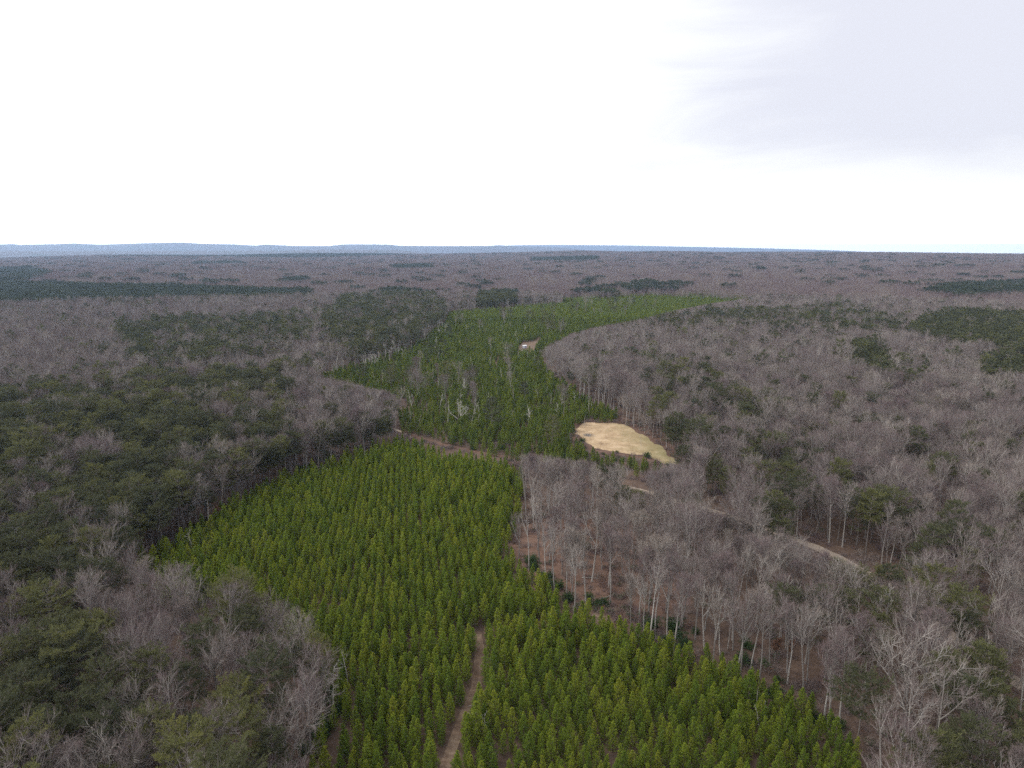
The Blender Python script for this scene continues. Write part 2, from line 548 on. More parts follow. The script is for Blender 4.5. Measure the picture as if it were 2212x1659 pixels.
yx, yy = rows(-320, 320, 60, 440, 2.4, 2.2, R(9), 0.30)
okm = inpoly(yx, yy, FRONT_W) & ~keep_off(yx, yy, 8) & (rs.rand(len(yx)) > 0.06)
edge = seg_dist(yx, yy, FRONT_W + FRONT_W[:1])
okm &= rs.rand(len(yx)) < np.where(edge < 5, 0.62, 1.0)
yx, yy = yx[okm], yy[okm]
ysc = rs.normal(0.78, 0.125, len(yx)) * (1 + 0.13 * vnoise(yx, yy, 35, 2))
y_front = np.ones(len(yx), bool)
rx, ry = rows(-420, 1100, 330, 2000, 3.2, 3.0, R(12), 0.9)
px, py, _ = project(rx, ry, np.full(len(rx), float(REAR_Z)))
gap = vnoise(rx, ry, 28, 8) + 0.6 * vnoise(rx, ry, 11, 9)
okm = inpoly(px, py, REAR) & ~keep_off(rx, ry, 8) & (rs.rand(len(rx)) < np.where(gap < -0.55, 0.35, 0.93) * np.where((px > 1270) & (py > 955), 0.42, 1.0))
rx, ry = rx[okm], ry[okm]
rsc = rs.normal(0.78, 0.15, len(rx)) * (1 + 0.15 * vnoise(rx, ry, 50, 4))
YP = dict(x=np.concatenate([yx, rx]), y=np.concatenate([yy, ry]), s=np.concatenate([ysc, rsc]), front=np.concatenate([y_front, np.zeros(len(rx), bool)]))

# ---- tall woods within 1.3 km
NEAR_R = 1300.0


def woods_points(sp):
    xs = np.arange(-1150, 1150, sp)
    ys = np.arange(55, NEAR_R, sp)
    gx, gy = np.meshgrid(xs, ys)
    gx = gx.ravel() + rs.uniform(-0.46, 0.46, gx.size) * sp
    gy = gy.ravel() + rs.uniform(-0.46, 0.46, gy.size) * sp
    r = np.hypot(gx, gy)
    k = (r < NEAR_R) & (np.abs(gx) < gy * 0.87 + 45)
    return gx[k], gy[k]


def cover(x, y, hh):
    """share of pine, density at plan points"""
    pine = 0.07 + 0.10 * sstep(0.35, 0.8, vnoise(x, y, 90, 6)) * 2
    dens = np.ones(len(x))
    for poly, z, pp, dd in STANDS:
        px, py, _ = project(x, y, hh + z)
        k = inpoly(px, py, poly)
        clump = 0.5 + 0.5 * vnoise(x, y, 30, 7)
        p = pp if pp > 0.9 else np.clip(pp + (clump[k] - 0.5) * 0.8, 0, 1) if 0.2 < pp else pp
        pine[k] = p
        dens[k] = dd
    return pine, dens


wx, wy = woods_points(5.9)
pine, dens = cover(wx, wy, np.zeros(len(wx)))
px, py, _ = project(wx, wy, np.full(len(wx), float(REAR_Z)))
inrear = inpoly(px, py, REAR)
okm = ~inpoly(wx, wy, FRONT_W) & ~inrear & ~keep_off(wx, wy, 18)
okm &= rs.rand(len(wx)) < dens
# a thin scatter of grown trees inside the rear plantation
okm |= inrear & ~keep_off(wx, wy, 18) & (rs.rand(len(wx)) < np.where(vnoise(wx, wy, 28, 8) < -0.4, 0.07, 0.008))
wx, wy, pine = wx[okm], wy[okm], pine[okm]
inrear = inrear[okm]
LEFT = FRONT_W[:6]
ax, ay = [], []
for (x1, y1), (x2, y2) in zip(LEFT[:-1], LEFT[1:]):
    n_ = int(math.hypot(x2 - x1, y2 - y1) / 2.4)
    nx_, ny_ = -(y2 - y1) / math.hypot(x2 - x1, y2 - y1), (x2 - x1) / math.hypot(x2 - x1, y2 - y1)
    for i in range(n_):
        o_ = rs.uniform(1.0, 9.0)
        ax.append(x1 + (x2 - x1) * i / n_ + nx_ * o_)
        ay.append(y1 + (y2 - y1) * i / n_ + ny_ * o_)
wx, wy = np.concatenate([wx, ax]), np.concatenate([wy, ay])
pine = np.concatenate([pine, np.full(len(ax), 0.6)])
inrear = np.concatenate([inrear, np.zeros(len(ax), bool)])
ispine = rs.rand(len(wx)) < np.where(inrear, 0.45, pine)
wh = np.where(ispine, rs.normal(17.5, 2.4, len(wx)), rs.normal(18.3, 3.4, len(wx)))
border = seg_dist(wx, wy, [q for q, o_ in zip(FRONT_W, FRONT) if o_[0] > 1090 and o_[1] < 1690])
wh = np.where((border < 35) & ~ispine, rs.normal(20.5, 2.0, len(wx)), wh)
wh = np.clip(wh, 9, 25)
HW = dict(x=wx[~ispine], y=wy[~ispine], h=wh[~ispine])
PN = dict(x=wx[ispine], y=wy[ispine], h=wh[ispine])

# what the photograph shows across gaps in the woods stays open to view: trees before it are younger or missing
OPEN = [CLEAR, REAR, FRONT2D := [(a, b) for a, b, c in FRONT],
        [(1338, 1040), (1400, 1048), (1402, 1072), (1340, 1058)], [(1518, 1092), (1580, 1109), (1580, 1122), (1518, 1104)], [(1700, 1154), (1760, 1174), (1800, 1190), (1868, 1224), (1905, 1252), (1895, 1262), (1850, 1242), (1790, 1208), (1700, 1170)],
        [(1245, 1345), (1275, 1318), (1345, 1312), (1340, 1345)], [(1120, 735), (1170, 728), (1170, 748), (1125, 758)],
        [(862, 930), (960, 960), (1060, 982), (1132, 998), (1132, 984), (960, 945), (870, 920)]]


def open_view(x, y, h, lo=7.0):
    """height each tree may have without hiding the open places behind it; 0 where it cannot stand"""
    h = h.copy()
    z = terrain(x, y)
    bpx, bpy_, dep = project(x, y, z)
    tpy = project(x, y, z + h)[1]
    for poly in OPEN:
        xs = [p[0] for p in poly]
        for i in np.where((bpx > min(xs)) & (bpx < max(xs)))[0]:
            if h[i] <= 0:
                continue
            yc = []
            for (x1, y1), (x2, y2) in zip(poly, poly[1:] + poly[:1]):
                if (x1 > bpx[i]) != (x2 > bpx[i]):
                    yc.append(y1 + (bpx[i] - x1) / (x2 - x1) * (y2 - y1))
            if not yc:
                continue
            yc = sorted(yc)
            low = [q for q in yc[1::2] if q - 2 < bpy_[i]]
            if not low:
                continue
            low = max(low)
            if bpy_[i] > low - 2 and tpy[i] < low - 3:
                f = (bpy_[i] - low + 3) / max(1e-6, bpy_[i] - tpy[i])
                h[i] *= f
                if h[i] < lo:
                    h[i] = 0
    return h


# explicit trees read off the photograph: (base px, base py, height m, form)
BARE_SPOTS = [(1265, 1302, 22, 'feather'), (1380, 1335, 21, 'feather'), (1470, 1310, 19, 'oval'), (1583, 1404, 21, 'slim'), (1572, 1402, 16, 'pole'),
              (1662, 1440, 20, 'slim'), (1742, 1478, 19, 'oval'), (1832, 1522, 18, 'slim'), (1948, 1608, 25, 'broad'), (2160, 1478, 20, 'broad'),
              (1118, 1228, 19, 'pole'), (1142, 1232, 22, 'pole'), (1192, 1248, 21, 'pole'), (1165, 1216, 22, 'slim'), (1175, 1180, 20, 'pole'), (1214, 1240, 19, 'pole'),
              (1226, 1196, 20, 'slim'), (1152, 1140, 19, 'slim'), (1300, 1230, 19, 'feather'), (1345, 1240, 18, 'oval'), (1250, 1110, 18, 'slim'), (1205, 1130, 20, 'pole'),
              (330, 1440, 19, 'broad'), (440, 1400, 19, 'oval'), (520, 1380, 17, 'feather'), (610, 1520, 18, 'slim'), (660, 1500, 20, 'slim'), (300, 1500, 15, 'broad'), (640, 985, 17, 'broad')]
PINE_SPOTS = [(1690, 1150, 20), (1640, 1200, 20), (1665, 1195, 21), (1490, 1160, 16), (1870, 1200, 22), (1905, 1190, 21), (1850, 1180, 20), (1775, 1372, 14), (1745, 1392, 15), (1812, 1400, 15),
              (1960, 1390, 17), (2070, 1440, 19), (2040, 1440, 17), (2100, 1590, 20), (2120, 1585, 19), (1625, 930, 19), (1480, 945, 19), (1500, 985, 17), (2030, 1080, 19), (1888, 1345, 15), (1915, 1350, 17), (2000, 1280, 20), (2040, 1260, 19), (2100, 1280, 20)]

# ---------------------------------------------------------------- ground
def ground_mesh():
    rad = [4.0]
    while rad[-1] < 27500:
        rad.append(rad[-1] * 1.06 + 1.0)
    ang = np.concatenate([np.arange(-60, 60, 1.0), np.arange(60, 300, 6.0)])
    rr, aa = np.meshgrid(np.array(rad), np.radians(ang), indexing='ij')
    x, y = rr * np.sin(aa), rr * np.cos(aa)
    z = terrain(x, y)
    na = len(ang)
    v = np.stack([x.ravel(), y.ravel(), z.ravel()], 1)
    v = np.concatenate([v, [[0, 0, 0]]])
    f = []
    for i in range(len(rad) - 1):
        for k in range(na):
            k2 = (k + 1) % na
            p, q, r_, s_ = i * na + k, i * na + k2, (i + 1) * na + k2, (i + 1) * na + k
            f += [(p, r_, q), (p, s_, r_)]
    c = len(v) - 1
    for k in range(na):
        f.append((c, k, (k + 1) % na))
    mb = MB()
    f = np.array(f)
    mb.add(v, f)
    far = np.linalg.norm(v[f[:, 0], :2], axis=1) > 7500
    mb.m[-1] = far.astype(int)
    return mb.mesh('ground', [M['litter'], M['far']], True)


ground = bpy.data.objects.new('ground', ground_mesh())
COL.objects.link(ground)
tag(ground, kind='structure')


def sheet(name, poly, z, m, step=1.0, rag=1.0):
    """a flat irregular sheet on the ground with a ragged outline"""
    pts = []
    for (x1, y1), (x2, y2) in zip(poly, poly[1:] + poly[:1]):
        n = max(1, int(math.hypot(x2 - x1, y2 - y1) / step))
        for i in range(n):
            t = i / n
            x, y = x1 + (x2 - x1) * t, y1 + (y2 - y1) * t
            x += rag * (0.7 * float(vnoise(x, y, 3.1, 21)) + 1.3 * float(vnoise(x, y, 9, 22)))
            y += rag * (0.7 * float(vnoise(x, y, 3.1, 23)) + 1.3 * float(vnoise(x, y, 9, 24)))
            pts.append((x, y, z))
    me = bpy.data.meshes.new(name)
    me.from_pydata(pts, [], [list(range(len(pts)))])
    me.materials.append(m)
    o = bpy.data.objects.new(name, me)
    COL.objects.link(o)
    return tag(o, kind='structure')


def ribbon(name, line, w, z, m):
    dense = []
    for (x1, y1), (x2, y2) in zip(line[:-1], line[1:]):
        n = max(1, int(math.hypot(x2 - x1, y2 - y1) / 1.5))
        for i in range(n):
            dense.append((x1 + (x2 - x1) * i / n, y1 + (y2 - y1) * i / n))
    dense.append(line[-1])
    p = np.array(dense)
    k = np.ones(9) / 9
    pad = np.pad(p, ((4, 4), (0, 0)), 'edge')
    p = np.stack([np.convolve(pad[:, i], k, 'valid') for i in (0, 1)], 1)
    t = np.gradient(p, axis=0)
    t /= np.linalg.norm(t, axis=1)[:, None] + 1e-9
    nrm = np.stack([-t[:, 1], t[:, 0]], 1)
    wl = w / 2 * (1 + 0.22 * vnoise(p[:, 0], p[:, 1], 5, 31) + 0.12 * vnoise(p[:, 0], p[:, 1], 1.7, 32))
    wr = w / 2 * (1 + 0.22 * vnoise(p[:, 0], p[:, 1], 5, 33) + 0.12 * vnoise(p[:, 0], p[:, 1], 1.7, 34))
    a, b = p + nrm * wl[:, None], p - nrm * wr[:, None]
    v = np.concatenate([np.c_[a, np.full(len(a), z)], np.c_[b, np.full(len(b), z)]])
    n = len(p)
    f = []
    for i in range(n - 1):
        f += [(i, n + i, n + i + 1), (i, n + i + 1, i + 1)]
    mb = MB()
    mb.add(v, f)
    o = bpy.data.objects.new(name, mb.mesh(name, [m]))
    COL.objects.link(o)
    return tag(o, kind='structure')


# ---------------------------------------------------------------- plants: meshes
def norm(v):
    return v / (np.linalg.norm(v) + 1e-9)


def wander(rng, p, d, length, n, bend, lift):
    pts = [np.array(p, float)]
    d = norm(np.array(d, float))
    for i in range(n):
        d = norm(d + rng.normal(0, bend, 3) + np.array([0, 0, lift]))
        pts.append(pts[-1] + d * length / n)
    return np.array(pts), d


def along(pts, t):
    k = t * (len(pts) - 1)
    i = min(int(k), len(pts) - 2)
    f = k - i
    return pts[i] * (1 - f) + pts[i + 1] * f, norm(pts[i + 1] - pts[i])


def side_dir(rng, d, ang, az=None):
    a = norm(np.cross(d, np.array([0.31, 0.87, 0.38])))
    b = np.cross(d, a)
    az = rng.uniform(0, 2 * math.pi) if az is None else az
    return norm(d * math.cos(ang) + (a * math.cos(az) + b * math.sin(az)) * math.sin(ang))


def bare_tree(seed, H=18.0, form='oval', lod=0):
    """returns trunk MB, crown MB. Everything bends and forks; the last order of twigs are thin blades"""
    rng = np.random.RandomState(seed)
    tr, cr = MB(), MB()
    r0 = H * 0.0105
    F = {'oval': (0.94, 11, 0.46, 0.225, 36, 6, 5), 'broad': (0.68, 12, 0.34, 0.35, 50, 7, 5), 'slim': (0.96, 10, 0.52, 0.165, 31, 6, 5),
         'pole': (0.97, 8, 0.55, 0.115, 27, 4, 3), 'feather': (0.95, 18, 0.36, 0.17, 27, 7, 6)}[form]
    top, nl, start, spread, open_, nsub, nter = F
    if lod:
        nl, nsub, nter = max(5, int(nl * 0.7)), max(3, int(nsub * 0.7)), max(2, int(nter * 0.6))
    lead = [wander(rng, (0, 0, -0.3), (rng.normal(0, .03), rng.normal(0, .03), 1), H * top, 9, 0.035, 0.03)[0]]
    rr = np.linspace(r0, r0 * 0.16, 10)
    rr[0] = r0 * 1.35
    tr.tube(lead[0], rr, 6 if not lod else 4, tone=0.6)
    src = [(lead[0], r0 * 0.7, start, 1.0, H * spread * 1.25)]
    forks = {'broad': 4, 'oval': 2, 'slim': 1, 'pole': 1, 'feather': 1}[form]
    for k in range(forks):
        t = rng.uniform(0.34, 0.6) if form == 'broad' else rng.uniform(0.5, 0.66)
        p, d = along(lead[0], t)
        dd = side_dir(rng, d, R(rng.uniform(22, 40)), k * 2 * math.pi / forks + rng.uniform(-.6, .6))
        ln = (H - p[2]) * rng.uniform(0.8, 1.0)
        pts, _ = wander(rng, p, dd, ln, 7, 0.07, 0.09)
        tr.tube(pts, np.linspace(r0 * 0.55, r0 * 0.10, 8), 5 if not lod else 4, tone=0.55)
        src.append((pts, r0 * 0.4, 0.15, 1.0, H * spread))
    tb, td, tl = [], [], []
    gold = 2.399
    for si, (pl, rb, t0, t1, ll) in enumerate(src):
        n = nl if si == 0 else max(4, int(nl * 0.62))
        for i in range(n):
            t = t0 + (t1 - t0) * (i + rng.uniform(0, .8)) / n
            t = min(t, 0.985)
            p, d = along(pl, t)
            prof = math.sin(math.pi * min(1, max(0.12, (t - t0) / (1 - t0) * 0.75 + 0.2))) ** 0.7
            ln = ll * prof * rng.uniform(0.75, 1.2)
            dd = side_dir(rng, d, R(open_ * rng.uniform(0.8, 1.25)), i * gold + si)
            pts, de = wander(rng, p, dd, ln, 4, 0.09, 0.14)
            cr.tube(pts, np.linspace(rb * 0.36 * (1.15 - t * .7), 0.022, 5), 4 if not lod else 3, tone=0.5, cap=False)
            for j in range(nsub):
                tt = 0.22 + 0.76 * (j + rng.uniform(0, .7)) / nsub
                q, dq = along(pts, min(tt, 0.99))
                l2 = ln * (0.62 - 0.34 * tt) * rng.uniform(0.8, 1.25)
                d2 = side_dir(rng, dq, R(rng.uniform(25, 50)))
                pt2, _ = wander(rng, q, d2, l2, 3, 0.13, 0.09)
                cr.tube(pt2, np.linspace(0.034, 0.013, 4), 3, tone=0.4, cap=False)
                for k in range(nter):
                    t3 = 0.2 + 0.79 * (k + rng.uniform(0, .8)) / nter
                    q3, dq3 = along(pt2, min(t3, 0.99))
                    l3 = max(0.5, l2 * (0.7 - 0.35 * t3)) * rng.uniform(0.8, 1.3)
                    d3 = side_dir(rng, dq3, R(rng.uniform(22, 48))) + np.array([0, 0, 0.15])
                    tb.append(q3)
                    td.append(d3)
                    tl.append(l3)
                tb.append(pt2[-1])
                td.append(pt2[-1] - pt2[-2])
                tl.append(0.8)
    tb, td, tl = np.array(tb), np.array(td), np.array(tl)
    td /= np.linalg.norm(td, axis=1)[:, None]
    w0 = 0.024 if not lod else 0.055
    cr.slivers(tb, td, tl, w0, rng, rng.uniform(0.2, 0.9, len(tb)), 1)
    nt_ = {0: 4, 1: 2}[lod]
    if form == 'feather':
        nt_ += 2
    if form == 'pole':
        nt_ = 1
    for k in range(nt_):
        f = rng.uniform(0.25, 0.95, len(tb))
        b = tb + td * (tl * f)[:, None]
        dd = td + rng.normal(0, 0.42, td.shape) + np.array([0, 0, 0.12])
        cr.slivers(b, dd, np.clip(tl * rng.uniform(0.35, 0.65, len(tb)), 0.35, 1.1), 0.019 if not lod else 0.05, rng, rng.uniform(0, 1, len(tb)), 1)
    return tr, cr


def tufts(mb, rng, pos, d, n, ln, wd, spread, mat=0, tone=None):
    pos, d = np.asarray(pos), np.asarray(d)
    d = d / (np.linalg.norm(d, axis=1)[:, None] + 1e-9)
    tone = rng.uniform(0, 1, len(pos)) if tone is None else tone
    P = np.repeat(pos, n, 0) + rng.normal(0, ln * 0.18, (len(pos) * n, 3))
    D = np.repeat(d, n, 0) + rng.normal(0, spread, (len(pos) * n, 3))
    T = np.clip(np.repeat(tone, n) + rng.uniform(-0.15, 0.15, len(pos) * n), 0, 1)
    mb.leafs(P, D, ln * rng.uniform(0.7, 1.25, len(P)), wd, rng, T, mat)


def young_pine(seed, H=8.0, lod=0, full=1.0):
    rng = np.random.RandomState(seed)
    tr, cr = MB(), MB()
    pts, _ = wander(rng, (0, 0, -0.2), (0, 0, 1), H + 0.1, 6, 0.025, 0.03)
    tr.tube(pts, np.linspace(0.10, 0.018, 7), 5 if not lod else 3, tone=0.5)
    pos, dr, tn = [], [], []
    whorls = 15 if not lod else 8
    for w in range(whorls):
        t = 0.10 + 0.88 * (w / (whorls - 1)) ** 0.95
        z = t * H
        prof = (1 - t) ** 0.82 * (0.62 + 0.38 * min(1, t / 0.3))
        Rw = 1.85 * full * prof * rng.uniform(.82, 1.18) + 0.14
        nb = (6 if t < 0.75 else 5) if not lod else 4
        for k in range(nb):
            az = k * 2 * math.pi / nb + w * 0.9 + rng.uniform(-.3, .3)
            el = R(8 + 42 * t + rng.uniform(-10, 12))
            ln = Rw * rng.uniform(0.72, 1.22) / max(0.75, math.cos(el))
            d = np.array([math.cos(az) * math.cos(el), math.sin(az) * math.cos(el), math.sin(el)])
            p, _ = along(pts, min(0.99, t * H / (H + .1)))
            p = p + np.array([0, 0, rng.uniform(-.2, .2)])
            bp, de = wander(rng, p, d, ln, 3, 0.08, 0.16)
            if not lod:
                cr.tube(bp, np.linspace(0.03, 0.01, 4), 3, mat=1, cap=False)
            nt_ = max(2, int(ln / 0.24)) if not lod else max(1, int(ln / 0.5))
            for j in range(nt_):
                f = 0.22 + 0.78 * (j + 0.6) / nt_
                q, dq = along(bp, min(f, 1.0 - 1e-6))
                pos.append(q + rng.normal(0, 0.07, 3))
                dr.append(dq + np.array([0, 0, 0.35 + 0.5 * t]))
                tn.append(rng.uniform(0.0, 0.75))
            # upturned shoot at the end of the bough
            pos.append(bp[-1])
            dr.append(de + np.array([0, 0, 1.3]))
            tn.append(rng.uniform(0.55, 0.95))
    for k in range(4):
        pos.append(np.array([pts[-1][0], pts[-1][1], H - 0.75 + 0.22 * k]))
        dr.append((0, 0, 1))
        tn.append(rng.uniform(0.65, 1.0))
    tn = np.array(tn)
    if lod:
        tufts(cr, rng, pos, dr, 5, 0.55, 0.19, 0.5, 0, tn)
    else:
        tufts(cr, rng, pos, dr, 7, 0.33, 0.075, 0.5, 0, tn)
    return tr, cr


def tall_pine(seed, H=18.0, lod=0, base=0.5, width=1.0):
    """grown pine: bare lower stem, dead stubs, flat layered sprays in a rounded uneven head"""
    rng = np.random.RandomState(seed)
    tr, cr = MB(), MB()
    pts, _ = wander(rng, (0, 0, -0.3), (rng.normal(0, .02), rng.normal(0, .02), 1), H, 8, 0.03, 0.03)
    tr.tube(pts, np.concatenate([[H * .0115], np.linspace(H * .0095, 0.03, 8)]), 6 if not lod else 3, tone=0.5)
    if not lod:
        for k in range(9):
            p, d = along(pts, rng.uniform(0.22, base + 0.1))
            b, _ = wander(rng, p, side_dir(rng, d, R(rng.uniform(65, 100))), rng.uniform(0.6, 2.2), 2, 0.1, -0.02)
            tr.tube(b, np.linspace(0.035, 0.012, 3), 3, tone=0.8, cap=False)
    pos, dr, tn = [], [], []
    nl = 30 if not lod else 13
    lump = rng.uniform(0.75, 1.25, 7)
    for i in range(nl):
        t = base + (0.985 - base) * ((i + rng.uniform(0, .9)) / nl)
        u = (t - base) / (1 - base)
        prof = (math.sin(math.pi * min(1.0, 0.24 + 0.70 * u)) ** 0.8)
        az = i * 2.399 + rng.uniform(-.3, .3)
        ln = H * 0.205 * width * prof * lump[int(az / 6.283 * 7) % 7] * rng.uniform(0.75, 1.2) + 0.3
        el = R(-4 + 48 * u ** 1.3 + rng.uniform(-10, 12))
        p, _ = along(pts, t)
        d = np.array([math.cos(az) * math.cos(el), math.sin(az) * math.cos(el), math.sin(el)])
        bp, de = wander(rng, p, d, ln, 4, 0.09, 0.05)
        cr.tube(bp, np.linspace(0.06, 0.015, 5), 3, mat=1, cap=False)
        tone0 = rng.uniform(0, 0.6)
        ns = (7 if not lod else 3)
        for j in range(ns):
            f = 0.28 + 0.72 * (j + 0.5) / ns
            q, dq = along(bp, min(f, 0.999))
            sd = norm(np.cross(dq, (0, 0, 1.0))) * (1 if j % 2 else -1)
            d2 = norm(dq * 0.75 + sd * rng.uniform(0.5, 1.0) + np.array([0, 0, rng.uniform(0, .3)]))
            l2 = ln * (0.55 - 0.28 * f) * rng.uniform(0.8, 1.3) + 0.25
            b2, _ = wander(rng, q, d2, l2, 2, 0.1, 0.05)
            if not lod:
                cr.tube(b2, np.linspace(0.022, 0.01, 3), 3, mat=1, cap=False)
            nt_ = max(2, int(l2 / 0.33)) if not lod else 2
            for k in range(nt_):
                q3, d3 = along(b2, min(0.999, 0.2 + 0.8 * (k + 0.6) / nt_))
                pos.append(q3 + rng.normal(0, 0.10, 3))
                dr.append(d3 + np.array([0, 0, 0.55]))
                tn.append(np.clip(tone0 + rng.uniform(0, .4), 0, 1))
        pos.append(bp[-1])
        dr.append(de + np.array([0, 0, .6]))
        tn.append(tone0 + .3)
    tn = np.array(tn)
    if lod:
        tufts(cr, rng, pos, dr, 8, 0.95, 0.36, 0.6, 0, tn * 0.6)
    else:
        tufts(cr, rng, pos, dr, 10, 0.44, 0.09, 0.6, 0, tn)
    return tr, cr


def snag_tree(seed, H=11.0, kind=0):
    """dead grey stem with broken stubs (kind 0), a few crooked limbs (1), many drooping limbs (2)"""
    rng = np.random.RandomState(seed)
    tr, cr = MB(), MB()
    lean = 0.05 if kind < 2 else 0.04
    pts, _ = wander(rng, (0, 0, -0.2), (rng.normal(0, lean), rng.normal(0, lean), 1), H, 7, 0.04, 0.02)
    tr.tube(pts, np.linspace(0.17, 0.05 if kind == 0 else 0.04, 8), 6, tone=np.repeat(rng.uniform(0.2, 0.9, 8), 6))
    n = (4, 7, 24)[kind]
    for i in range(n):
        t = rng.uniform(0.35, 0.97) if kind < 2 else 0.28 + 0.7 * ((i + rng.rand()) / n) ** 0.6
        p, d = along(pts, min(t, .99))
        ln = (rng.uniform(0.4, 1.4), rng.uniform(1.2, 3.4), rng.uniform(1.2, 3.0) * (1.25 - 0.5 * t))[kind]
        ang = R(rng.uniform(50, 85)) if kind != 1 else R(rng.uniform(25, 55))
        b, de = wander(rng, p, side_dir(rng, d, ang), ln, 4, 0.12, (0.0, 0.08, -0.10)[kind])
        cr.tube(b, np.linspace(0.055 if kind else 0.04, 0.014, 5), 4, tone=0.7, cap=False)
        if kind:
            for j in range(3 if kind == 1 else 3):
                q, dq = along(b, rng.uniform(0.35, 0.95))
                b2, _ = wander(rng, q, side_dir(rng, dq, R(rng.uniform(25, 55))), ln * rng.uniform(.25, .5), 3, 0.12, 0.05 if kind == 1 else -0.08)
                cr.tube(b2, np.linspace(0.03, 0.01, 4), 3, tone=0.7, cap=False)
    return tr, cr


def dead_fork(seed=5):
    """the big silver dead tree beside the strip: short stem, long arm reaching out and turning up, antler-like head"""
    rng = np.random.RandomState(seed)
    tr, cr = MB(), MB()
    stem = np.array([(0, 0, -0.3), (0.1, 0, 1.6), (0.0, 0.1, 3.4), (0.15, 0, 5.0), (0.1, 0, 6.6)])
    tr.tube(stem, [0.42, 0.36, 0.32, 0.29, 0.26], 7, tone=0.6)
    arms = [np.array([(0, 0, 2.6), (-1.7, 0.2, 4.6), (-3.6, 0.4, 6.2), (-5.6, 0.2, 7.8), (-6.9, 0.3, 9.6), (-7.2, 0.2, 12.0), (-7.0, 0.0, 14.4), (-7.9, 0.2, 15.6)]),
            np.array([(0.1, 0, 6.4), (-0.6, 0.6, 8.3), (-1.3, 0.9, 10.2), (-1.1, 1.0, 12.3), (-1.5, 1.2, 14.6)]),
            np.array([(0.1, 0, 6.4), (0.7, -0.6, 8.2), (1.5, -1.0, 10.0), (1.6, -1.2, 11.8), (1.2, -1.1, 13.4)]),
            np.array([(0.1, 0, 6.2), (1.6, 0.4, 7.6), (3.1, 0.6, 9.0), (3.9, 0.7, 10.8), (3.8, 0.9, 12.8)]),
            np.array([(0.1, 0, 6.6), (0.1, 0.3, 9.0), (-0.4, 0.2, 11.2), (0.1, 0.1, 13.4), (-0.3, 0.2, 15.8)])]
    for a in arms:
        r = np.linspace(0.24, 0.05, len(a))
        tr.tube(a, r, 6, tone=0.65)
        for i in range(10):
            t = rng.uniform(0.3, 0.98)
            p, d = along(a, t)
            b, de = wander(rng, p, side_dir(rng, d, R(rng.uniform(30, 70))), rng.uniform(0.8, 2.8), 4, 0.14, 0.07)
            cr.tube(b, np.linspace(0.08, 0.02, 5), 4, tone=0.7, cap=False)
            for j in range(2):
                q, dq = along(b, rng.uniform(0.3, 0.9))
                b2, _ = wander(rng, q, side_dir(rng, dq, R(40)), rng.uniform(.5, 1.2), 2, .1, .05)
                cr.tube(b2, np.linspace(0.04, 0.012, 3), 3, tone=0.7, cap=False)
    return tr, cr


def shrub_mesh(seed, h=2.4, leaf='shrub'):
    rng = np.random.RandomState(seed)
    tr, cr = MB(), MB()
    pos, dr = [], []
    for k in range(9):
        d = norm(np.array([rng.normal(0, .5), rng.normal(0, .5), 1]))
        b, _ = wander(rng, (rng.normal(0, .25), rng.normal(0, .25), -0.1), d, h * rng.uniform(0.6, 1.05), 4, 0.12, 0.05)
        tr.tube(b, np.linspace(0.045, 0.012, 5), 3, cap=False)
        for j in range(34):
            q, dq = along(b, rng.uniform(0.15, 0.99))
            o = rng.normal(0, 1, 3) * np.array([0.42, 0.42, 0.25]) * (h / 2.4)
            pos.append(q + o)
            dr.append(o + np.array([0, 0, 0.5]))
    tufts(cr, rng, pos, dr, 5, 0.30, 0.13, 0.7)
    return tr, cr


def rusty_tree(seed, H=10.0):
    tr, cr0 = bare_tree(seed, H, 'slim', 1)
    rng = np.random.RandomState(seed + 1)
    v = np.concatenate(cr0.v)
    pick = v[rng.randint(0, len(v), 1500)]
    tufts(cr0, rng, pick, rng.normal(0, 1, (len(pick), 3)) - np.array([0, 0, .4]), 2, 0.26, 0.13, 0.6, 2)
    return tr, cr0


# ---------------------------------------------------------------- prototypes
PROTO = {}            # kind -> list of (trunk mesh, crown mesh, height, look)
WHOLE = {}            # kind -> list of unlinked objects holding trunk and crown in one mesh, for the masses


def proto(kind, builder, tm, cm, h, look=''):
    tr, cr = builder
    PROTO.setdefault(kind, []).append((tr.mesh(kind + '_trunk', tm), cr.mesh(kind + '_crown', cm), h, look))
    return tr, cr


def whole(kind, tr, cr, tm, cm, h):
    mb = MB()
    mb.join(cr)
    mb.join(tr, mat_shift=len(cm))
    me = mb.mesh(kind + '_whole', list(cm) + list(tm))
    o = bpy.data.objects.new(kind + '_source', me)
    WHOLE.setdefault(kind, []).append((o, h))


BT, BC = [M['bark']], [M['bark'], M['twig']]
forms = ['oval', 'broad', 'slim', 'oval', 'feather', 'oval', 'broad', 'slim', 'feather', 'oval', 'pole', 'pole']
for i, fm in enumerate(forms):
    t, c = proto('bare', bare_tree(100 + i, 18.0, fm), BT, BC, 18.0, fm)
    whole('bare', t, c, BT, BC, 18.0)
for i, fm in enumerate(['oval', 'broad', 'oval', 'feather', 'slim']):
    t, c = bare_tree(150 + i, 18.0, fm, 1)
    whole('bare_mid', t, c, BT, BC, 18.0)
YT, YC = [M['young_bark']], [M['young'], M['young_bark']]
for i in range(8):
    t, c = proto('young', young_pine(200 + i, 8.0, 0, 0.85 + 0.06 * (i % 5)), YT, YC, 8.0, 'full' if i % 5 > 2 else 'narrow')
    whole('young', t, c, YT, YC, 8.0)
for i in range(5):
    t, c = young_pine(230 + i, 8.0, 0, 0.85 + 0.08 * i)
    whole('young_rear', t, c, YT, [M['mixed'], M['young_bark']], 8.0)
for i in range(4):
    t, c = young_pine(250 + i, 8.0, 1)
    whole('young_mid', t, c, YT, [M['mixed'], M['young_bark']], 8.0)
PT, PC = [M['pine_bark']], [M['mature'], M['pine_bark']]
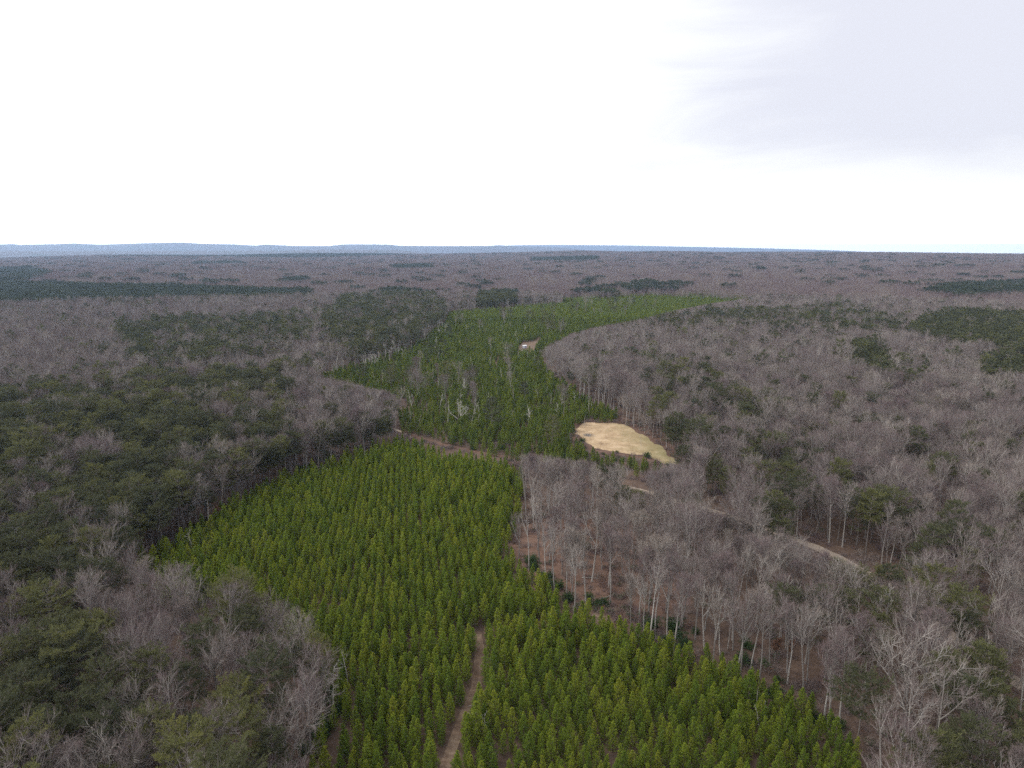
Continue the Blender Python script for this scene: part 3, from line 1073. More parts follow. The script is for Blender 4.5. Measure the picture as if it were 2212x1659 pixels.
for i in range(9):
    b = (0.42, 0.5, 0.56, 0.36, 0.6)[i % 5]
    w = (1.0, 1.2, 0.9, 1.05, 1.25)[i % 5]
    t, c = proto('pine', tall_pine(300 + i, 18.0, 0, b, w), PT, PC, 18.0, ('', 'broad', 'narrow', 'deep', 'flat-topped')[i % 5])
    whole('pine', t, c, PT, PC, 18.0)
for i in range(4):
    t, c = tall_pine(350 + i, 18.0, 1, 0.45, 1.1)
    whole('pine_mid', t, c, PT, PC, 18.0)

# far patches: some fifteen to twenty simplified trees on 30 x 30 m
def bare_far(seed, H):
    rng = np.random.RandomState(seed)
    mb = MB()
    mb.tube(np.array([(0, 0, -1), (0, 0, H * .55)]), [0.2, 0.12], 3, tone=0.5, mat=0, cap=False)
    n = 120
    u = rng.uniform(0, 1, n)
    az = rng.uniform(0, 6.283, n)
    rad = np.sqrt(rng.uniform(0, 1, n)) * H * 0.2 * np.sin(np.pi * (0.2 + 0.72 * u)) ** .6
    p = np.stack([rad * np.cos(az), rad * np.sin(az), H * (0.36 + 0.60 * u)], 1)
    d = np.stack([np.cos(az) * .6, np.sin(az) * .6, np.full(n, 1.0)], 1) + rng.normal(0, .3, (n, 3))
    mb.slivers(p - d * .6, d, rng.uniform(1.2, 2.6, n), 0.14, rng, rng.uniform(0, 1, n), 1)
    return mb


def pine_far(seed, H):
    rng = np.random.RandomState(seed)
    mb = MB()
    mb.tube(np.array([(0, 0, -1), (0, 0, H * .8)]), [0.2, 0.08], 3, tone=0.5, mat=0, cap=False)
    n = 150
    u = rng.uniform(0, 1, n)
    az = rng.uniform(0, 6.283, n)
    rad = np.sqrt(rng.uniform(0, 1, n)) * H * 0.19 * np.sin(np.pi * (0.26 + 0.70 * u)) ** .8
    p = np.stack([rad * np.cos(az), rad * np.sin(az), H * (0.42 + 0.56 * u)], 1)
    d = np.stack([np.cos(az), np.sin(az), np.full(n, .5)], 1) + rng.normal(0, .4, (n, 3))
    mb.leafs(p, d, rng.uniform(1.2, 2.2, n), 1.15, rng, np.clip(rng.normal(.05, .2, n), 0, 1), 1)
    return mb


def patch(kind, seed, size=30.0, sp=6.4, bias=0.0):
    rng = np.random.RandomState(seed)
    mb = MB()
    k = int(size / sp)
    for i in range(k):
        for j in range(k):
            x = -size / 2 + (i + .5 + rng.uniform(-.4, .4)) * size / k
            y = -size / 2 + (j + .5 + rng.uniform(-.4, .4)) * size / k
            h = rng.normal(17, 2.2)
            t = (bare_far if kind == 'bare' else pine_far)(rng.randint(1 << 30), h)
            mb.join(t, (x, y, 0), 1, 0, tone=rng.uniform(-.3, .3) + bias)
    return mb


for i in range(5):
    o = bpy.data.objects.new('bare_patch_source', patch('bare', 500 + i, bias=(-0.45, -0.25, 0.0, 0.25, 0.45)[i]).mesh('bare_patch', [M['bark'], M['twig']]))
    WHOLE.setdefault('bare_patch', []).append((o, 1.0))
for i in range(3):
    o = bpy.data.objects.new('pine_patch_source', patch('pine', 600 + i, sp=4.8).mesh('pine_patch', [M['pine_bark'], M['stand']]))
    WHOLE.setdefault('pine_patch', []).append((o, 1.0))


# ---------------------------------------------------------------- masses: one object each, instancing whole trees on its vertices
def mass(name, label, cat, group, srcs, pts, rot, sc, vi):
    me = bpy.data.meshes.new(name)
    me.vertices.add(len(pts))
    me.vertices.foreach_set('co', np.asarray(pts, np.float32).ravel())
    a = me.attributes.new('rot', 'FLOAT_VECTOR', 'POINT')
    a.data.foreach_set('vector', np.asarray(rot, np.float32).ravel())
    a = me.attributes.new('scl', 'FLOAT_VECTOR', 'POINT')
    a.data.foreach_set('vector', np.asarray(sc, np.float32).ravel())
    a = me.attributes.new('pick', 'INT', 'POINT')
    a.data.foreach_set('value', np.asarray(vi, np.int32))
    o = bpy.data.objects.new(name, me)
    COL.objects.link(o)
    tag(o, label, cat, group, 'stuff')
    g = bpy.data.node_groups.new(name + '_nodes', 'GeometryNodeTree')
    g.interface.new_socket('Geometry', in_out='INPUT', socket_type='NodeSocketGeometry')
    g.interface.new_socket('Geometry', in_out='OUTPUT', socket_type='NodeSocketGeometry')
    gi, go = g.nodes.new('NodeGroupInput'), g.nodes.new('NodeGroupOutput')

    def attr(n, dt):
        x = g.nodes.new('GeometryNodeInputNamedAttribute')
        x.data_type = dt
        x.inputs['Name'].default_value = n
        return x.outputs[0]
    ar, asc, ap = attr('rot', 'FLOAT_VECTOR'), attr('scl', 'FLOAT_VECTOR'), attr('pick', 'INT')
    e2r = g.nodes.new('FunctionNodeEulerToRotation')
    g.links.new(ar, e2r.inputs[0])
    jn = g.nodes.new('GeometryNodeJoinGeometry')
    for k, so in enumerate(srcs):
        oi = g.nodes.new('GeometryNodeObjectInfo')
        oi.inputs['Object'].default_value = so
        oi.inputs['As Instance'].default_value = False
        cmp_ = g.nodes.new('FunctionNodeCompare')
        cmp_.data_type = 'INT'
        cmp_.operation = 'EQUAL'
        g.links.new(ap, cmp_.inputs[2])
        cmp_.inputs[3].default_value = k
        ip = g.nodes.new('GeometryNodeInstanceOnPoints')
        g.links.new(gi.outputs[0], ip.inputs['Points'])
        g.links.new(cmp_.outputs[0], ip.inputs['Selection'])
        g.links.new(oi.outputs['Geometry'], ip.inputs['Instance'])
        g.links.new(e2r.outputs[0], ip.inputs['Rotation'])
        g.links.new(asc, ip.inputs['Scale'])
        g.links.new(ip.outputs[0], jn.inputs[0])
    g.links.new(jn.outputs[0], go.inputs[0])
    md = o.modifiers.new('scatter', 'NODES')
    md.node_group = g
    return o


ORD = ['first', 'second', 'third', 'fourth', 'fifth', 'sixth', 'seventh', 'eighth', 'ninth', 'tenth', 'eleventh', 'twelfth', 'thirteenth', 'fourteenth', 'fifteenth',
       'sixteenth', 'seventeenth', 'eighteenth', 'nineteenth', 'twentieth']


def ordinal(k):
    if k < 20:
        return ('nearest' if k == 0 else ORD[k] + ' nearest')
    tens = ['', '', 'twenty', 'thirty', 'forty', 'fifty', 'sixty', 'seventy', 'eighty', 'ninety']
    n = k + 1
    if n < 100:
        t, u = divmod(n, 10)
        w = tens[t][:-1] + 'ieth' if u == 0 else tens[t] + '-' + ORD[u - 1]
        return w + ' nearest'
    return '%dth nearest' % n


def tree(name, label, cat, group, pr, x, y, z, h, rz, lean=(0, 0), wide=1.0):
    """a tree: an Empty at its foot with trunk and crown under it"""
    tm, cm, h0, _ = pr
    r = bpy.data.objects.new(name, None)
    r.empty_display_size = 0.5
    r.location = (x, y, z)
    r.rotation_euler = (lean[0], lean[1], rz)
    s = h / h0
    r.scale = (s * wide, s * wide, s)
    COL.objects.link(r)
    tag(r, label, cat, group)
    for nm, me in (('trunk', tm), ('crown', cm)):
        o = bpy.data.objects.new(nm, me)
        o.parent = r
        COL.objects.link(o)
    return r


def landmarks(pts):
    return [(G(a, b, c), n) for a, b, c, n in pts]


def label_by_landmark(x, y, marks, words, allx, ally):
    """nearest landmark and the rank among all plants of the kind"""
    names = []
    L_ = np.array([m[0] for m in marks])
    x, y = np.asarray(x), np.asarray(y)
    d = np.hypot(x[:, None] - L_[None, :, 0], y[:, None] - L_[None, :, 1])
    da = np.hypot(np.asarray(allx)[:, None] - L_[None, :, 0], np.asarray(ally)[:, None] - L_[None, :, 1])
    da.sort(axis=0)
    rank = np.stack([np.searchsorted(da[:, j], d[:, j] - 1e-6) for j in range(len(marks))], 1)
    k = rank.argmin(axis=1)
    for i in range(len(x)):
        names.append('%s, %s to %s' % (words[i], ordinal(int(rank[i, k[i]])), marks[k[i]][1]))
    return names


def biggest(x, y, z, h, n, taken=None):
    px, py, dep = project(x, y, z + h * 0.7)
    size = h / dep
    ins = (px > 4) & (px < 2208) & (py > 4) & (py < 1655)
    size = np.where(ins, size, 0)
    order = np.argsort(-size)
    return order[:min(n, int(ins.sum()))]


# ---- young pines
n = len(YP['x'])
yz = terrain(YP['x'], YP['y'])
yh = 8.0 * np.clip(YP['s'], 0.45, 1.45)
dist = np.hypot(YP['x'], YP['y'])
pick = biggest(YP['x'], YP['y'], yz, yh, 300)
YM = landmarks([(1030, 1370, 4, 'the top bend of the track'), (1020, 1500, 0, 'the middle of the dirt track'), (965, 1640, 0, 'the foot of the dirt track'),
                (1045, 1600, 3, 'the small forked snag'), (1640, 1570, 3, 'the pair of thin snags'), (722, 1555, 0, 'the white drooping snag'),
                (1850, 1659, 0, 'the lower right plantation corner'), (650, 1659, 0, 'the lower left plantation corner'), (1300, 1659, 4, 'the middle of the bottom edge'),
                (1500, 1659, 4, 'the bottom edge below the snags'), (1150, 1659, 4, 'the bottom edge right of the track'), (800, 1659, 4, 'the bottom edge left of the track'),
                (1290, 1345, 0, 'the bare pinkish ground'), (1480, 1385, 5, 'the dark evergreen shrubs'), (1250, 1480, 4, 'the middle of the right block'),
                (1420, 1500, 4, 'the heart of the front block'), (850, 1480, 4, 'the block left of the track'), (1700, 1659, 4, 'the ground below the thin snags')])
words = []
variants = rs.randint(0, 8, n)
for i in pick:
    look = PROTO['young'][variants[i]][3]
    hh = 'tall' if yh[i] > 7.0 else 'short' if yh[i] < 5.7 else 'mid-height'
    words.append('%s %s young pine' % (hh, look))
labels = label_by_landmark(YP['x'][pick], YP['y'][pick], YM, words, YP['x'], YP['y'])
for i, lb in zip(pick, labels):
    tree('young_pine', lb, 'young pine', 'young pines of the front plantation', PROTO['young'][variants[i]], YP['x'][i], YP['y'][i], yz[i], yh[i], rs.uniform(0, 6.28), wide=rs.uniform(0.9, 1.15))
rest = np.setdiff1d(np.arange(n), pick)
vi = np.where(YP['front'], variants, np.where(dist < 950, 8 + rs.randint(0, 5, n), 13 + rs.randint(0, 4, n)))
sc = yh / 8.0
mass('young_pines', 'green young pines filling the rest of both plantations', 'pine plantation', None, [o for q in ('young', 'young_rear', 'young_mid') for o, h in WHOLE[q]],
     np.stack([YP['x'], YP['y'], yz], 1)[rest], np.stack([rs.normal(0, .03, n), rs.normal(0, .03, n), rs.uniform(0, 6.28, n)], 1)[rest],
     np.stack([sc * rs.uniform(.9, 1.15, n), sc * rs.uniform(.9, 1.15, n), sc], 1)[rest], vi[rest])

# ---- far cover 1.3 to 6.3 km
fs = 28.0
fx, fy = np.meshgrid(np.arange(-5600, 5600, fs), np.arange(700, 6500, fs))
fx = fx.ravel() + rs.uniform(-8, 8, fx.size)
fy = fy.ravel() + rs.uniform(-8, 8, fy.size)
fr = np.hypot(fx, fy)
k = (fr > NEAR_R + 12) & (fr < 6350) & (np.abs(fx) < fy * 0.83 + 60)
fx, fy = fx[k], fy[k]
fz = terrain(fx, fy)
fp, fd = cover(fx, fy, fz)
px, py, _ = project(fx, fy, fz + 14)
k = ~inpoly(px, py, REAR)
fx, fy, fz, fp = fx[k], fy[k], fz[k], fp[k]
fpine = rs.rand(len(fx)) < fp * np.where(fp < 0.3, 0.35, 1.0)
nf = len(fx)

# ---- bare trees
ex = np.array([G(a, b)[0] for a, b, h, f in BARE_SPOTS])
ey = np.array([G(a, b)[1] for a, b, h, f in BARE_SPOTS])
pxx = np.array([G(a, b)[0] for a, b, h in PINE_SPOTS])
pyy = np.array([G(a, b)[1] for a, b, h in PINE_SPOTS])


def clear_of(x, y, rad_b, rad_p):
    d1 = np.min(np.hypot(x[:, None] - ex[None], y[:, None] - ey[None]), 1)
    d2 = np.min(np.hypot(x[:, None] - pxx[None], y[:, None] - pyy[None]), 1)
    return (d1 > rad_b) & (d2 > rad_p)


k = clear_of(HW['x'], HW['y'], 3.4, 4.6) & (np.hypot(HW['x'] - G(1948, 1608)[0], HW['y'] - G(1948, 1608)[1]) > 8.0)
for q in ('x', 'y', 'h'):
    HW[q] = HW[q][k]
k = clear_of(PN['x'], PN['y'], 4.0, 3.0)
for q in ('x', 'y', 'h'):
    PN[q] = PN[q][k]
eh = np.array([h for a, b, h, f in BARE_SPOTS], float)
for D_ in (HW, PN):
    hh_ = open_view(D_['x'], D_['y'], D_['h'])
    k = hh_ > 0
    D_['h'] = hh_
    for q in ('x', 'y', 'h'):
        D_[q] = D_[q][k]
form_of = {f: [i for i, g_ in enumerate(forms) if g_ == f] for f in set(forms)}
ev = np.array([form_of[f][j % len(form_of[f])] for j, (a, b, h, f) in enumerate(BARE_SPOTS)])
bx, by, bh = np.concatenate([ex, HW['x']]), np.concatenate([ey, HW['y']]), np.concatenate([eh, HW['h']])
bv = rs.choice([0, 1, 2, 3, 4, 5, 6, 7, 8, 9, 0, 3, 5, 9], len(HW['x']))
border = seg_dist(HW['x'], HW['y'], [q for q, o_ in zip(FRONT_W, FRONT) if o_[0] > 1090 and o_[1] < 1690])
bv = np.where(border < 35, rs.choice([2, 7, 4, 8, 2, 7, 10, 0, 5], len(bv)), bv)
bv = np.concatenate([ev, bv])
bz = terrain(bx, by)
n = len(bx)
pick = biggest(bx, by, bz, bh, 300)
pick = np.unique(np.concatenate([np.arange(len(ex)), pick]))[:300 + len(ex)]
big = bh[pick] / project(bx[pick], by[pick], bz[pick])[2]
must = pick[pick < len(ex)]
others = pick[pick >= len(ex)][np.argsort(-big[pick >= len(ex)])][:300 - len(must)]
pick = np.concatenate([must, others])
WM = landmarks([(1948, 1608, 0, 'the huge spreading bare tree'), (1265, 1302, 0, 'the red-brown leaf floor'), (1583, 1404, 0, 'the dark evergreen shrubs'), (1742, 1478, 0, 'the rust-leaved saplings'),
                (2190, 1640, 6, 'the lower right corner'), (2160, 1478, 0, 'the right edge below the road'), (1850, 1226, 0, 'the widest gap over the sandy road'), (1582, 1117, 0, 'the middle of the sandy road'),
                (1400, 1064, 0, 'the pale end of the sandy road'), (330, 1440, 0, 'the grey grove at lower left'), (660, 1500, 0, 'the white drooping snag'), (150, 1600, 6, 'the lower left corner'),
                (400, 1640, 6, 'the bottom edge left of centre'), (640, 985, 0, 'the upper left plantation border'), (60, 1350, 6, 'the left edge of the picture'), (480, 1250, 0, 'the left tip of the plantation'),
                (2000, 1250, 0, 'the dark pines above the road bend'), (1480, 1250, 0, 'the trees right of the leaf floor'), (2190, 1250, 0, 'the right edge above the road'), (780, 950, 0, 'the pale grove by the cross strip'),
                (1650, 1300, 0, 'the wood between shrubs and road'), (1150, 1180, 0, 'the row of pale bare poles')])
fw = {'oval': 'oval-crowned bare grey tree', 'broad': 'spreading bare grey tree', 'slim': 'slim bare grey tree', 'pole': 'pole-like bare pale tree', 'feather': 'feathery fine-twigged bare tree'}
words = []
for i in pick:
    f = forms[bv[i]]
    hh = 'tall ' if bh[i] > 19.5 else 'low ' if bh[i] < 14.5 else ''
    words.append(hh + fw[f])
labels = label_by_landmark(bx[pick], by[pick], WM, words, bx, by)
for i, lb in zip(pick, labels):
    tree('bare_tree', lb, 'bare tree', 'leafless trees of the nearest woods', PROTO['bare'][bv[i]], bx[i], by[i], bz[i], bh[i], rs.uniform(0, 6.28))
rest = np.setdiff1d(np.arange(n), pick)
dist = np.hypot(bx, by)
vi = np.where(dist < 520, bv, 12 + rs.randint(0, 5, n))[rest]
sc = (bh / 18.0)[rest]
kb = ~fpine
nb = int(kb.sum())
mass('bare_woods', 'grey leafless woods stretching from the plantations to the horizon', 'woods', None,
     [o for q in ('bare', 'bare_mid', 'bare_patch') for o, h in WHOLE[q]],
     np.concatenate([np.stack([bx, by, bz], 1)[rest], np.stack([fx, fy, fz], 1)[kb]]),
     np.concatenate([np.stack([rs.normal(0, .03, len(rest)), rs.normal(0, .03, len(rest)), rs.uniform(0, 6.28, len(rest))], 1), np.stack([np.zeros(nb), np.zeros(nb), rs.uniform(0, 6.28, nb)], 1)]),
     np.concatenate([np.stack([sc * rs.uniform(.9, 1.15, len(rest)), sc * rs.uniform(.9, 1.15, len(rest)), sc], 1), np.repeat(rs.uniform(.9, 1.1, nb)[:, None], 3, 1)]),
     np.concatenate([vi, 17 + np.clip(np.round(2 + 2.2 * vnoise(fx[kb], fy[kb], 420, 51) + 1.2 * vnoise(fx[kb], fy[kb], 150, 52) + rs.normal(0, .5, nb)), 0, 4).astype(int)]))

# ---- tall pines
bx, by = np.concatenate([pxx, PN['x']]), np.concatenate([pyy, PN['y']])
bh = np.concatenate([np.array([h for a, b, h in PINE_SPOTS], float), PN['h']])
bz = terrain(bx, by)
n = len(bx)
bv = rs.randint(0, 9, n)
bv = np.where(seg_dist(bx, by, FRONT_W + FRONT_W[:1]) < 28, rs.choice([2, 4, 7], n), bv)
pick = biggest(bx, by, bz, bh, 300)
PM = landmarks([(1690, 1150, 0, 'the sandy road'), (1880, 1200, 0, 'the dark pines above the road bend'), (1800, 1380, 0, 'the gap over the sandy road'), (2070, 1440, 0, 'the bright green crown at right'),
                (2110, 1590, 0, 'the lower right corner'), (100, 1640, 6, 'the lower left corner'), (300, 1650, 6, 'the bottom edge left of the grove'), (500, 1640, 6, 'the bottom edge left of the snags'),
                (640, 1600, 0, 'the white drooping snag'), (330, 1440, 0, 'the grey grove at lower left'), (60, 1450, 6, 'the left edge beside the grove'), (60, 1250, 6, 'the left edge above the grove'),
                (300, 1210, 6, 'the left tip of the plantation'), (450, 1120, 0, 'the upper left plantation border'), (150, 1120, 6, 'the left-hand pine stand'), (60, 1000, 6, 'the left edge at half height'), (570, 1040, 0, 'the bare trunks along the plantation')])
words = []
for i in pick:
    lk = PROTO['pine'][bv[i]][3]
    hh = 'tall' if bh[i] > 19.0 else 'smaller' if bh[i] < 15.5 else 'full-grown'
    words.append(('%s %s dark pine' % (hh, lk)).replace('  ', ' '))
labels = label_by_landmark(bx[pick], by[pick], PM, words, bx, by)
for i, lb in zip(pick, labels):
    tree('pine_tree', lb, 'pine tree', 'grown pines of the nearest woods', PROTO['pine'][bv[i]], bx[i], by[i], bz[i], bh[i], rs.uniform(0, 6.28), wide=rs.uniform(.9, 1.15))
rest = np.setdiff1d(np.arange(n), pick)
dist = np.hypot(bx, by)
vi = np.where(dist < 520, bv, 9 + rs.randint(0, 4, n))[rest]
sc = (bh / 18.0)[rest]
nb = int(fpine.sum())
mass('pine_woods', 'dark green grown pines scattered through the woods to the horizon', 'pine woods', None,
     [o for q in ('pine', 'pine_mid', 'pine_patch') for o, h in WHOLE[q]],
     np.concatenate([np.stack([bx, by, bz], 1)[rest], np.stack([fx, fy, fz], 1)[fpine]]),
     np.concatenate([np.stack([rs.normal(0, .03, len(rest)), rs.normal(0, .03, len(rest)), rs.uniform(0, 6.28, len(rest))], 1), np.stack([np.zeros(nb), np.zeros(nb), rs.uniform(0, 6.28, nb)], 1)]),
     np.concatenate([np.stack([sc * rs.uniform(.9, 1.2, len(rest)), sc * rs.uniform(.9, 1.2, len(rest)), sc], 1), np.repeat(rs.uniform(.9, 1.1, nb)[:, None], 3, 1)]),
     np.concatenate([vi, 13 + rs.randint(0, 3, nb)]))

# ---------------------------------------------------------------- tracks, clearings
ribbon('path', TRACK, 2.5, 0.05, M['track'])
ribbon('path', BREAK, 3.6, 0.09, M['brush'])
ribbon('path', STRIP, 3.4, 0.05, M['brush'])
ribbon('road', [G(846, 924), G(868, 934), G(892, 947)], 2.0, 0.10, M['sand'])
ribbon('road', ROAD, 4.0, 0.13, M['sand'])
ribbon('road', SPUR, 4.0, 0.05, M['track'])
grass_m, gt, gcr, gd, gtc = earth('dry_grass', [(0.34, (0.13, 0.085, 0.05)), (0.40, (0.28, 0.195, 0.12)), (0.52, (0.38, 0.275, 0.165)), (0.60, (0.47, 0.355, 0.235)), (0.70, (0.28, 0.165, 0.105))], (0.16, 0.7), 0.5)
# a greener half towards the right of the meadow, patchy at its border
N, L = gt.nodes.new, gt.links.new
sp_ = N('ShaderNodeSeparateXYZ')
L(gtc.outputs['Object'], sp_.inputs[0])
gx0, gx1 = G(1350, 950)[0], G(1420, 950)[0]
nn = N('ShaderNodeTexNoise')
nn.inputs['Scale'].default_value = 0.11
nn.inputs['Detail'].default_value = 6
L(gtc.outputs['Object'], nn.inputs['Vector'])
ad = N('ShaderNodeMath')
ad.operation = 'MULTIPLY_ADD'
ad.inputs[1].default_value = 34.0
L(nn.outputs['Fac'], ad.inputs[0])
L(sp_.outputs['X'], ad.inputs[2])
mr = N('ShaderNodeMapRange')
mr.inputs['From Min'].default_value = gx0 + 17 - 6
mr.inputs['From Max'].default_value = gx1 + 17
mr.inputs['To Max'].default_value = 0.62
L(ad.outputs[0], mr.inputs['Value'])
mx = N('ShaderNodeMix')
mx.data_type = 'RGBA'
mx.inputs['B'].default_value = (0.13, 0.135, 0.05, 1)
L(gcr.outputs[0], mx.inputs['A'])
L(mr.outputs[0], mx.inputs['Factor'])
L(mx.outputs['Result'], gd.inputs['Base Color'])
BORDER = [G(a, b) for a, b in [(1196, 922), (1226, 902), (1270, 899), (1335, 900), (1384, 912), (1420, 937), (1458, 966), (1496, 1006), (1440, 1010), (1395, 992), (1335, 984), (1280, 975), (1236, 950)]]
sheet('forest_floor', [G(a, b) for a, b in [(1105, 1150), (1180, 1110), (1320, 1120), (1440, 1190), (1470, 1290), (1400, 1345), (1300, 1350), (1240, 1318), (1180, 1262), (1120, 1222)]], 0.03, M['leaves'], rag=2.2)
sheet('field_border', BORDER, 0.04, M['brush'])
sheet('field', CLEAR_W, 0.09, grass_m, rag=1.6)
sheet('field', SHED_W, 0.06, M['track'])
sheet('field', [G(a, b) for a, b in [(1255, 1345), (1275, 1322), (1310, 1312), (1338, 1318), (1330, 1340), (1290, 1358)]], 0.16, M['track'])

# ---------------------------------------------------------------- snags
ST, SC = [M['snag']], [M['snag']]
snags = [proto('snag', snag_tree(700 + i, 11.0, (0, 1, 0, 1, 0, 1)[i]), ST, SC, 11.0, ('stubby', 'crooked', 'straight', 'branched', 'broken', 'twisted')[i]) for i in range(6)]
proto('droop', snag_tree(720, 15.0, 2), ST, SC, 15.0)
proto('fork', dead_fork(), ST, SC, 15.8)


def at(px_, py_):
    x, y = G(px_, py_)
    return x, y, float(terrain(x, y))


x, y, z = at(722, 1556)
tree('dead_tree', 'tall white dead tree with many drooping limbs on the left plantation edge', 'dead tree', None, PROTO['droop'][0], x, y, z, 13.5, 0.6, (0.02, -0.07))
x, y, z = at(996, 922)
tree('dead_tree', 'large silver dead tree with one long arm and an antler-like head', 'dead tree', None, PROTO['fork'][0], x, y, z, 15.0, 0.0)
spots = [(752, 1482, 9.5, 5), (967, 925, 14, 2), (1043, 1600, 6.5, 1), (1630, 1542, 6.5, 0), (1641, 1580, 6.5, 4), (1651, 1576, 6.8, 2), (505, 1700, 9, 1), (612, 1610, 12, 3),
         (618, 1640, 9, 0), (560, 1650, 11, 5), (470, 1660, 10, 3), (1385, 965, 7, 4), (1262, 925, 7.5, 0), (690, 1640, 8, 4), (420, 1205, 10, 3), (450, 1150, 12, 2), (1556, 1415, 9, 0)]
near_names = ['kinked dead stem beside the white drooping snag', 'tall bare dead stem left of the silver forked tree', 'small forked snag standing right of the dirt track', 'short thin snag above the pair of snags at right',
              'left one of the pair of thin snags at right', 'right one of the pair of thin snags at right', 'crooked dead tree at the bottom edge left of the snags', 'pale branched dead tree below the white drooping snag',
              'pale stub stem beside the branched dead tree', 'twisted dead tree amid the lower left pines', 'dead tree with bent limbs low in the lower left woods', 'dark stub in front of the tan clearing',
              'lone bare pole at the back of the tan clearing', 'short broken snag on the lower left plantation edge', 'dead tree at the left tip of the plantation', 'pale dead trunk on the left plantation border', 'thin dead stem in the dark evergreen shrubs']
for (a, b, h, v), nm in zip(spots, near_names):
    x, y, z = at(a, b)
    tree('dead_tree', nm, 'dead tree', 'dead trees along the plantation edges', PROTO['snag'][v], x, y, z, h, rs.uniform(0, 6.28), (rs.normal(0, .05), rs.normal(0, .06)))
# the pale line of stems on the far left border of the rear plantation, and the scatter inside it
sx, sy = [], []
for a, b, c, d, m_ in [(800, 775, 968, 692, 62), (700, 806, 800, 776, 10)]:
    for i in range(m_):
        t = rs.rand()
        q = G(a + (c - a) * t + rs.normal(0, 10), b + (d - b) * t + abs(rs.normal(0, 9)) + 9)
        sx.append(q[0])
        sy.append(q[1])
n_line = len(sx)
cand = np.stack([rs.uniform(700, 1340, 900), rs.uniform(668, 930, 900)], 1)
cand = cand[inpoly(cand[:, 0], cand[:, 1], REAR)]
cand = cand[rs.rand(len(cand)) < np.clip((cand[:, 1] - 640) / 200, 0.15, 1)][:130]
for a, b in cand:
    q = G(a, b)
    if not bool(keep_off(np.array([q[0]]), np.array([q[1]]), 8)[0]):
        sx.append(q[0])
        sy.append(q[1])
sx, sy = np.array(sx), np.array(sy)
SM = landmarks([(800, 770, 0, 'the near end of the pale stem line'), (880, 735, 0, 'the middle of the pale stem line'), (955, 700, 0, 'the far end of the pale stem line'), (996, 922, 0, 'the silver forked dead tree'),
                (1132, 750, 0, 'the small white shed'), (1240, 915, 0, 'the left end of the tan clearing'), (1200, 870, 0, 'the right border of the rear plantation'), (940, 830, 0, 'the heart of the rear plantation'),
                (1080, 800, 0, 'the gap below the white shed'), (880, 890, 0, 'the grey grove left of the cross strip'), (1150, 690, 0, 'the far part of the rear plantation')])
sv = rs.randint(0, 6, len(sx))
words = ['%s pale dead stem' % PROTO['snag'][v][3] for v in sv]
for i, lb in enumerate(label_by_landmark(sx, sy, SM, words, sx, sy)):
    far = math.hypot(sx[i], sy[i])
    tree('dead_tree', lb, 'dead tree', 'pale dead stems in the rear plantation', PROTO['snag'][sv[i]], sx[i], sy[i], float(terrain(sx[i], sy[i])), rs.uniform(10, 16) if i < n_line else rs.uniform(7, 12.5), rs.uniform(0, 6.28), (rs.normal(0, .05), rs.normal(0, .05)), wide=2.0 if i < n_line else rs.uniform(1.0, 1.35))

# ---------------------------------------------------------------- evergreen shrubs along the edges, rust-leaved saplings
for i in range(4):
    proto('shrub', shrub_mesh(800 + i), [M['young_bark']], [M['shrub']], 2.4)
for i in range(3):
    proto('rust', rusty_tree(820 + i), BT, [M['bark'], M['twig'], M['rust']], 10.0)
ux, uy = [], []
for a, b, c, d, m_, jx, jy in [(1380, 1365, 1600, 1430, 13, 22, 15), (1600, 1432, 1850, 1600, 8, 20, 15), (1250, 1300, 1345, 1330, 7, 14, 6), (400, 1160, 720, 985, 30, 8, 5), (650, 1640, 740, 1500, 14, 8, 14), (1150, 1000, 1330, 985, 10, 14, 10), (1240, 950, 1450, 1010, 8, 12, 9), (900, 945, 1240, 1010, 9, 12, 6), (1130, 1210, 1250, 1310, 10, 10, 8)]:
    for i in range(m_):
        t = rs.rand()
        q = G(a + (c - a) * t + rs.normal(0, jx), b + (d - b) * t + rs.normal(0, jy))
        if not bool(keep_off(np.array([q[0]]), np.array([q[1]]), 3)[0]):
            ux.append(q[0])
            uy.append(q[1])
ux, uy = np.array(ux), np.array(uy)
UM = landmarks([(1430, 1375, 0, 'the left end of the right-hand wood edge'), (1550, 1415, 0, 'the slim pale tree on the wood edge'), (1720, 1500, 0, 'the rust-leaved saplings'), (1830, 1600, 0, 'the lower right plantation corner'),
                (1300, 1320, 0, 'the bare pinkish ground'), (480, 1110, 0, 'the left tip of the plantation'), (620, 1030, 0, 'the bare trunks along the plantation'), (700, 1570, 0, 'the white drooping snag'),
                (1250, 1000, 0, 'the tan clearing'), (1050, 985, 0, 'the cross strip'), (1190, 1260, 0, 'the red-brown leaf floor'), (1400, 1000, 0, 'the front of the tan clearing')])
for i, lb in enumerate(label_by_landmark(ux, uy, UM, ['dark evergreen shrub'] * len(ux), ux, uy)):
    tree('evergreen_shrub', lb, 'shrub', 'evergreen shrubs along the wood edges', PROTO['shrub'][i % 4], ux[i], uy[i], 0.0, rs.uniform(1.1, 3.0), rs.uniform(0, 6.28), wide=rs.uniform(.9, 1.3))
RUST = [(1795, 1500, 9, 'rust-leaved sapling, lower one of the pair on the right wood edge'), (1672, 1440, 8, 'rust-leaved sapling behind the dark evergreen shrubs'), (1780, 1480, 10, 'rust-leaved sapling, upper one of the pair on the right wood edge'),
        (1705, 1440, 7, 'rust-leaved sapling between the evergreen shrubs and the pair of saplings'), (700, 1440, 8, 'reddish-leaved tree behind the white drooping snag'), (695, 1580, 4, 'low red-brown bush at the foot of the white drooping snag'), (470, 1135, 7, 'rust-leaved sapling on the left plantation border'), (1990, 1330, 8, 'rust-leaved sapling by the lower end of the sandy road')]
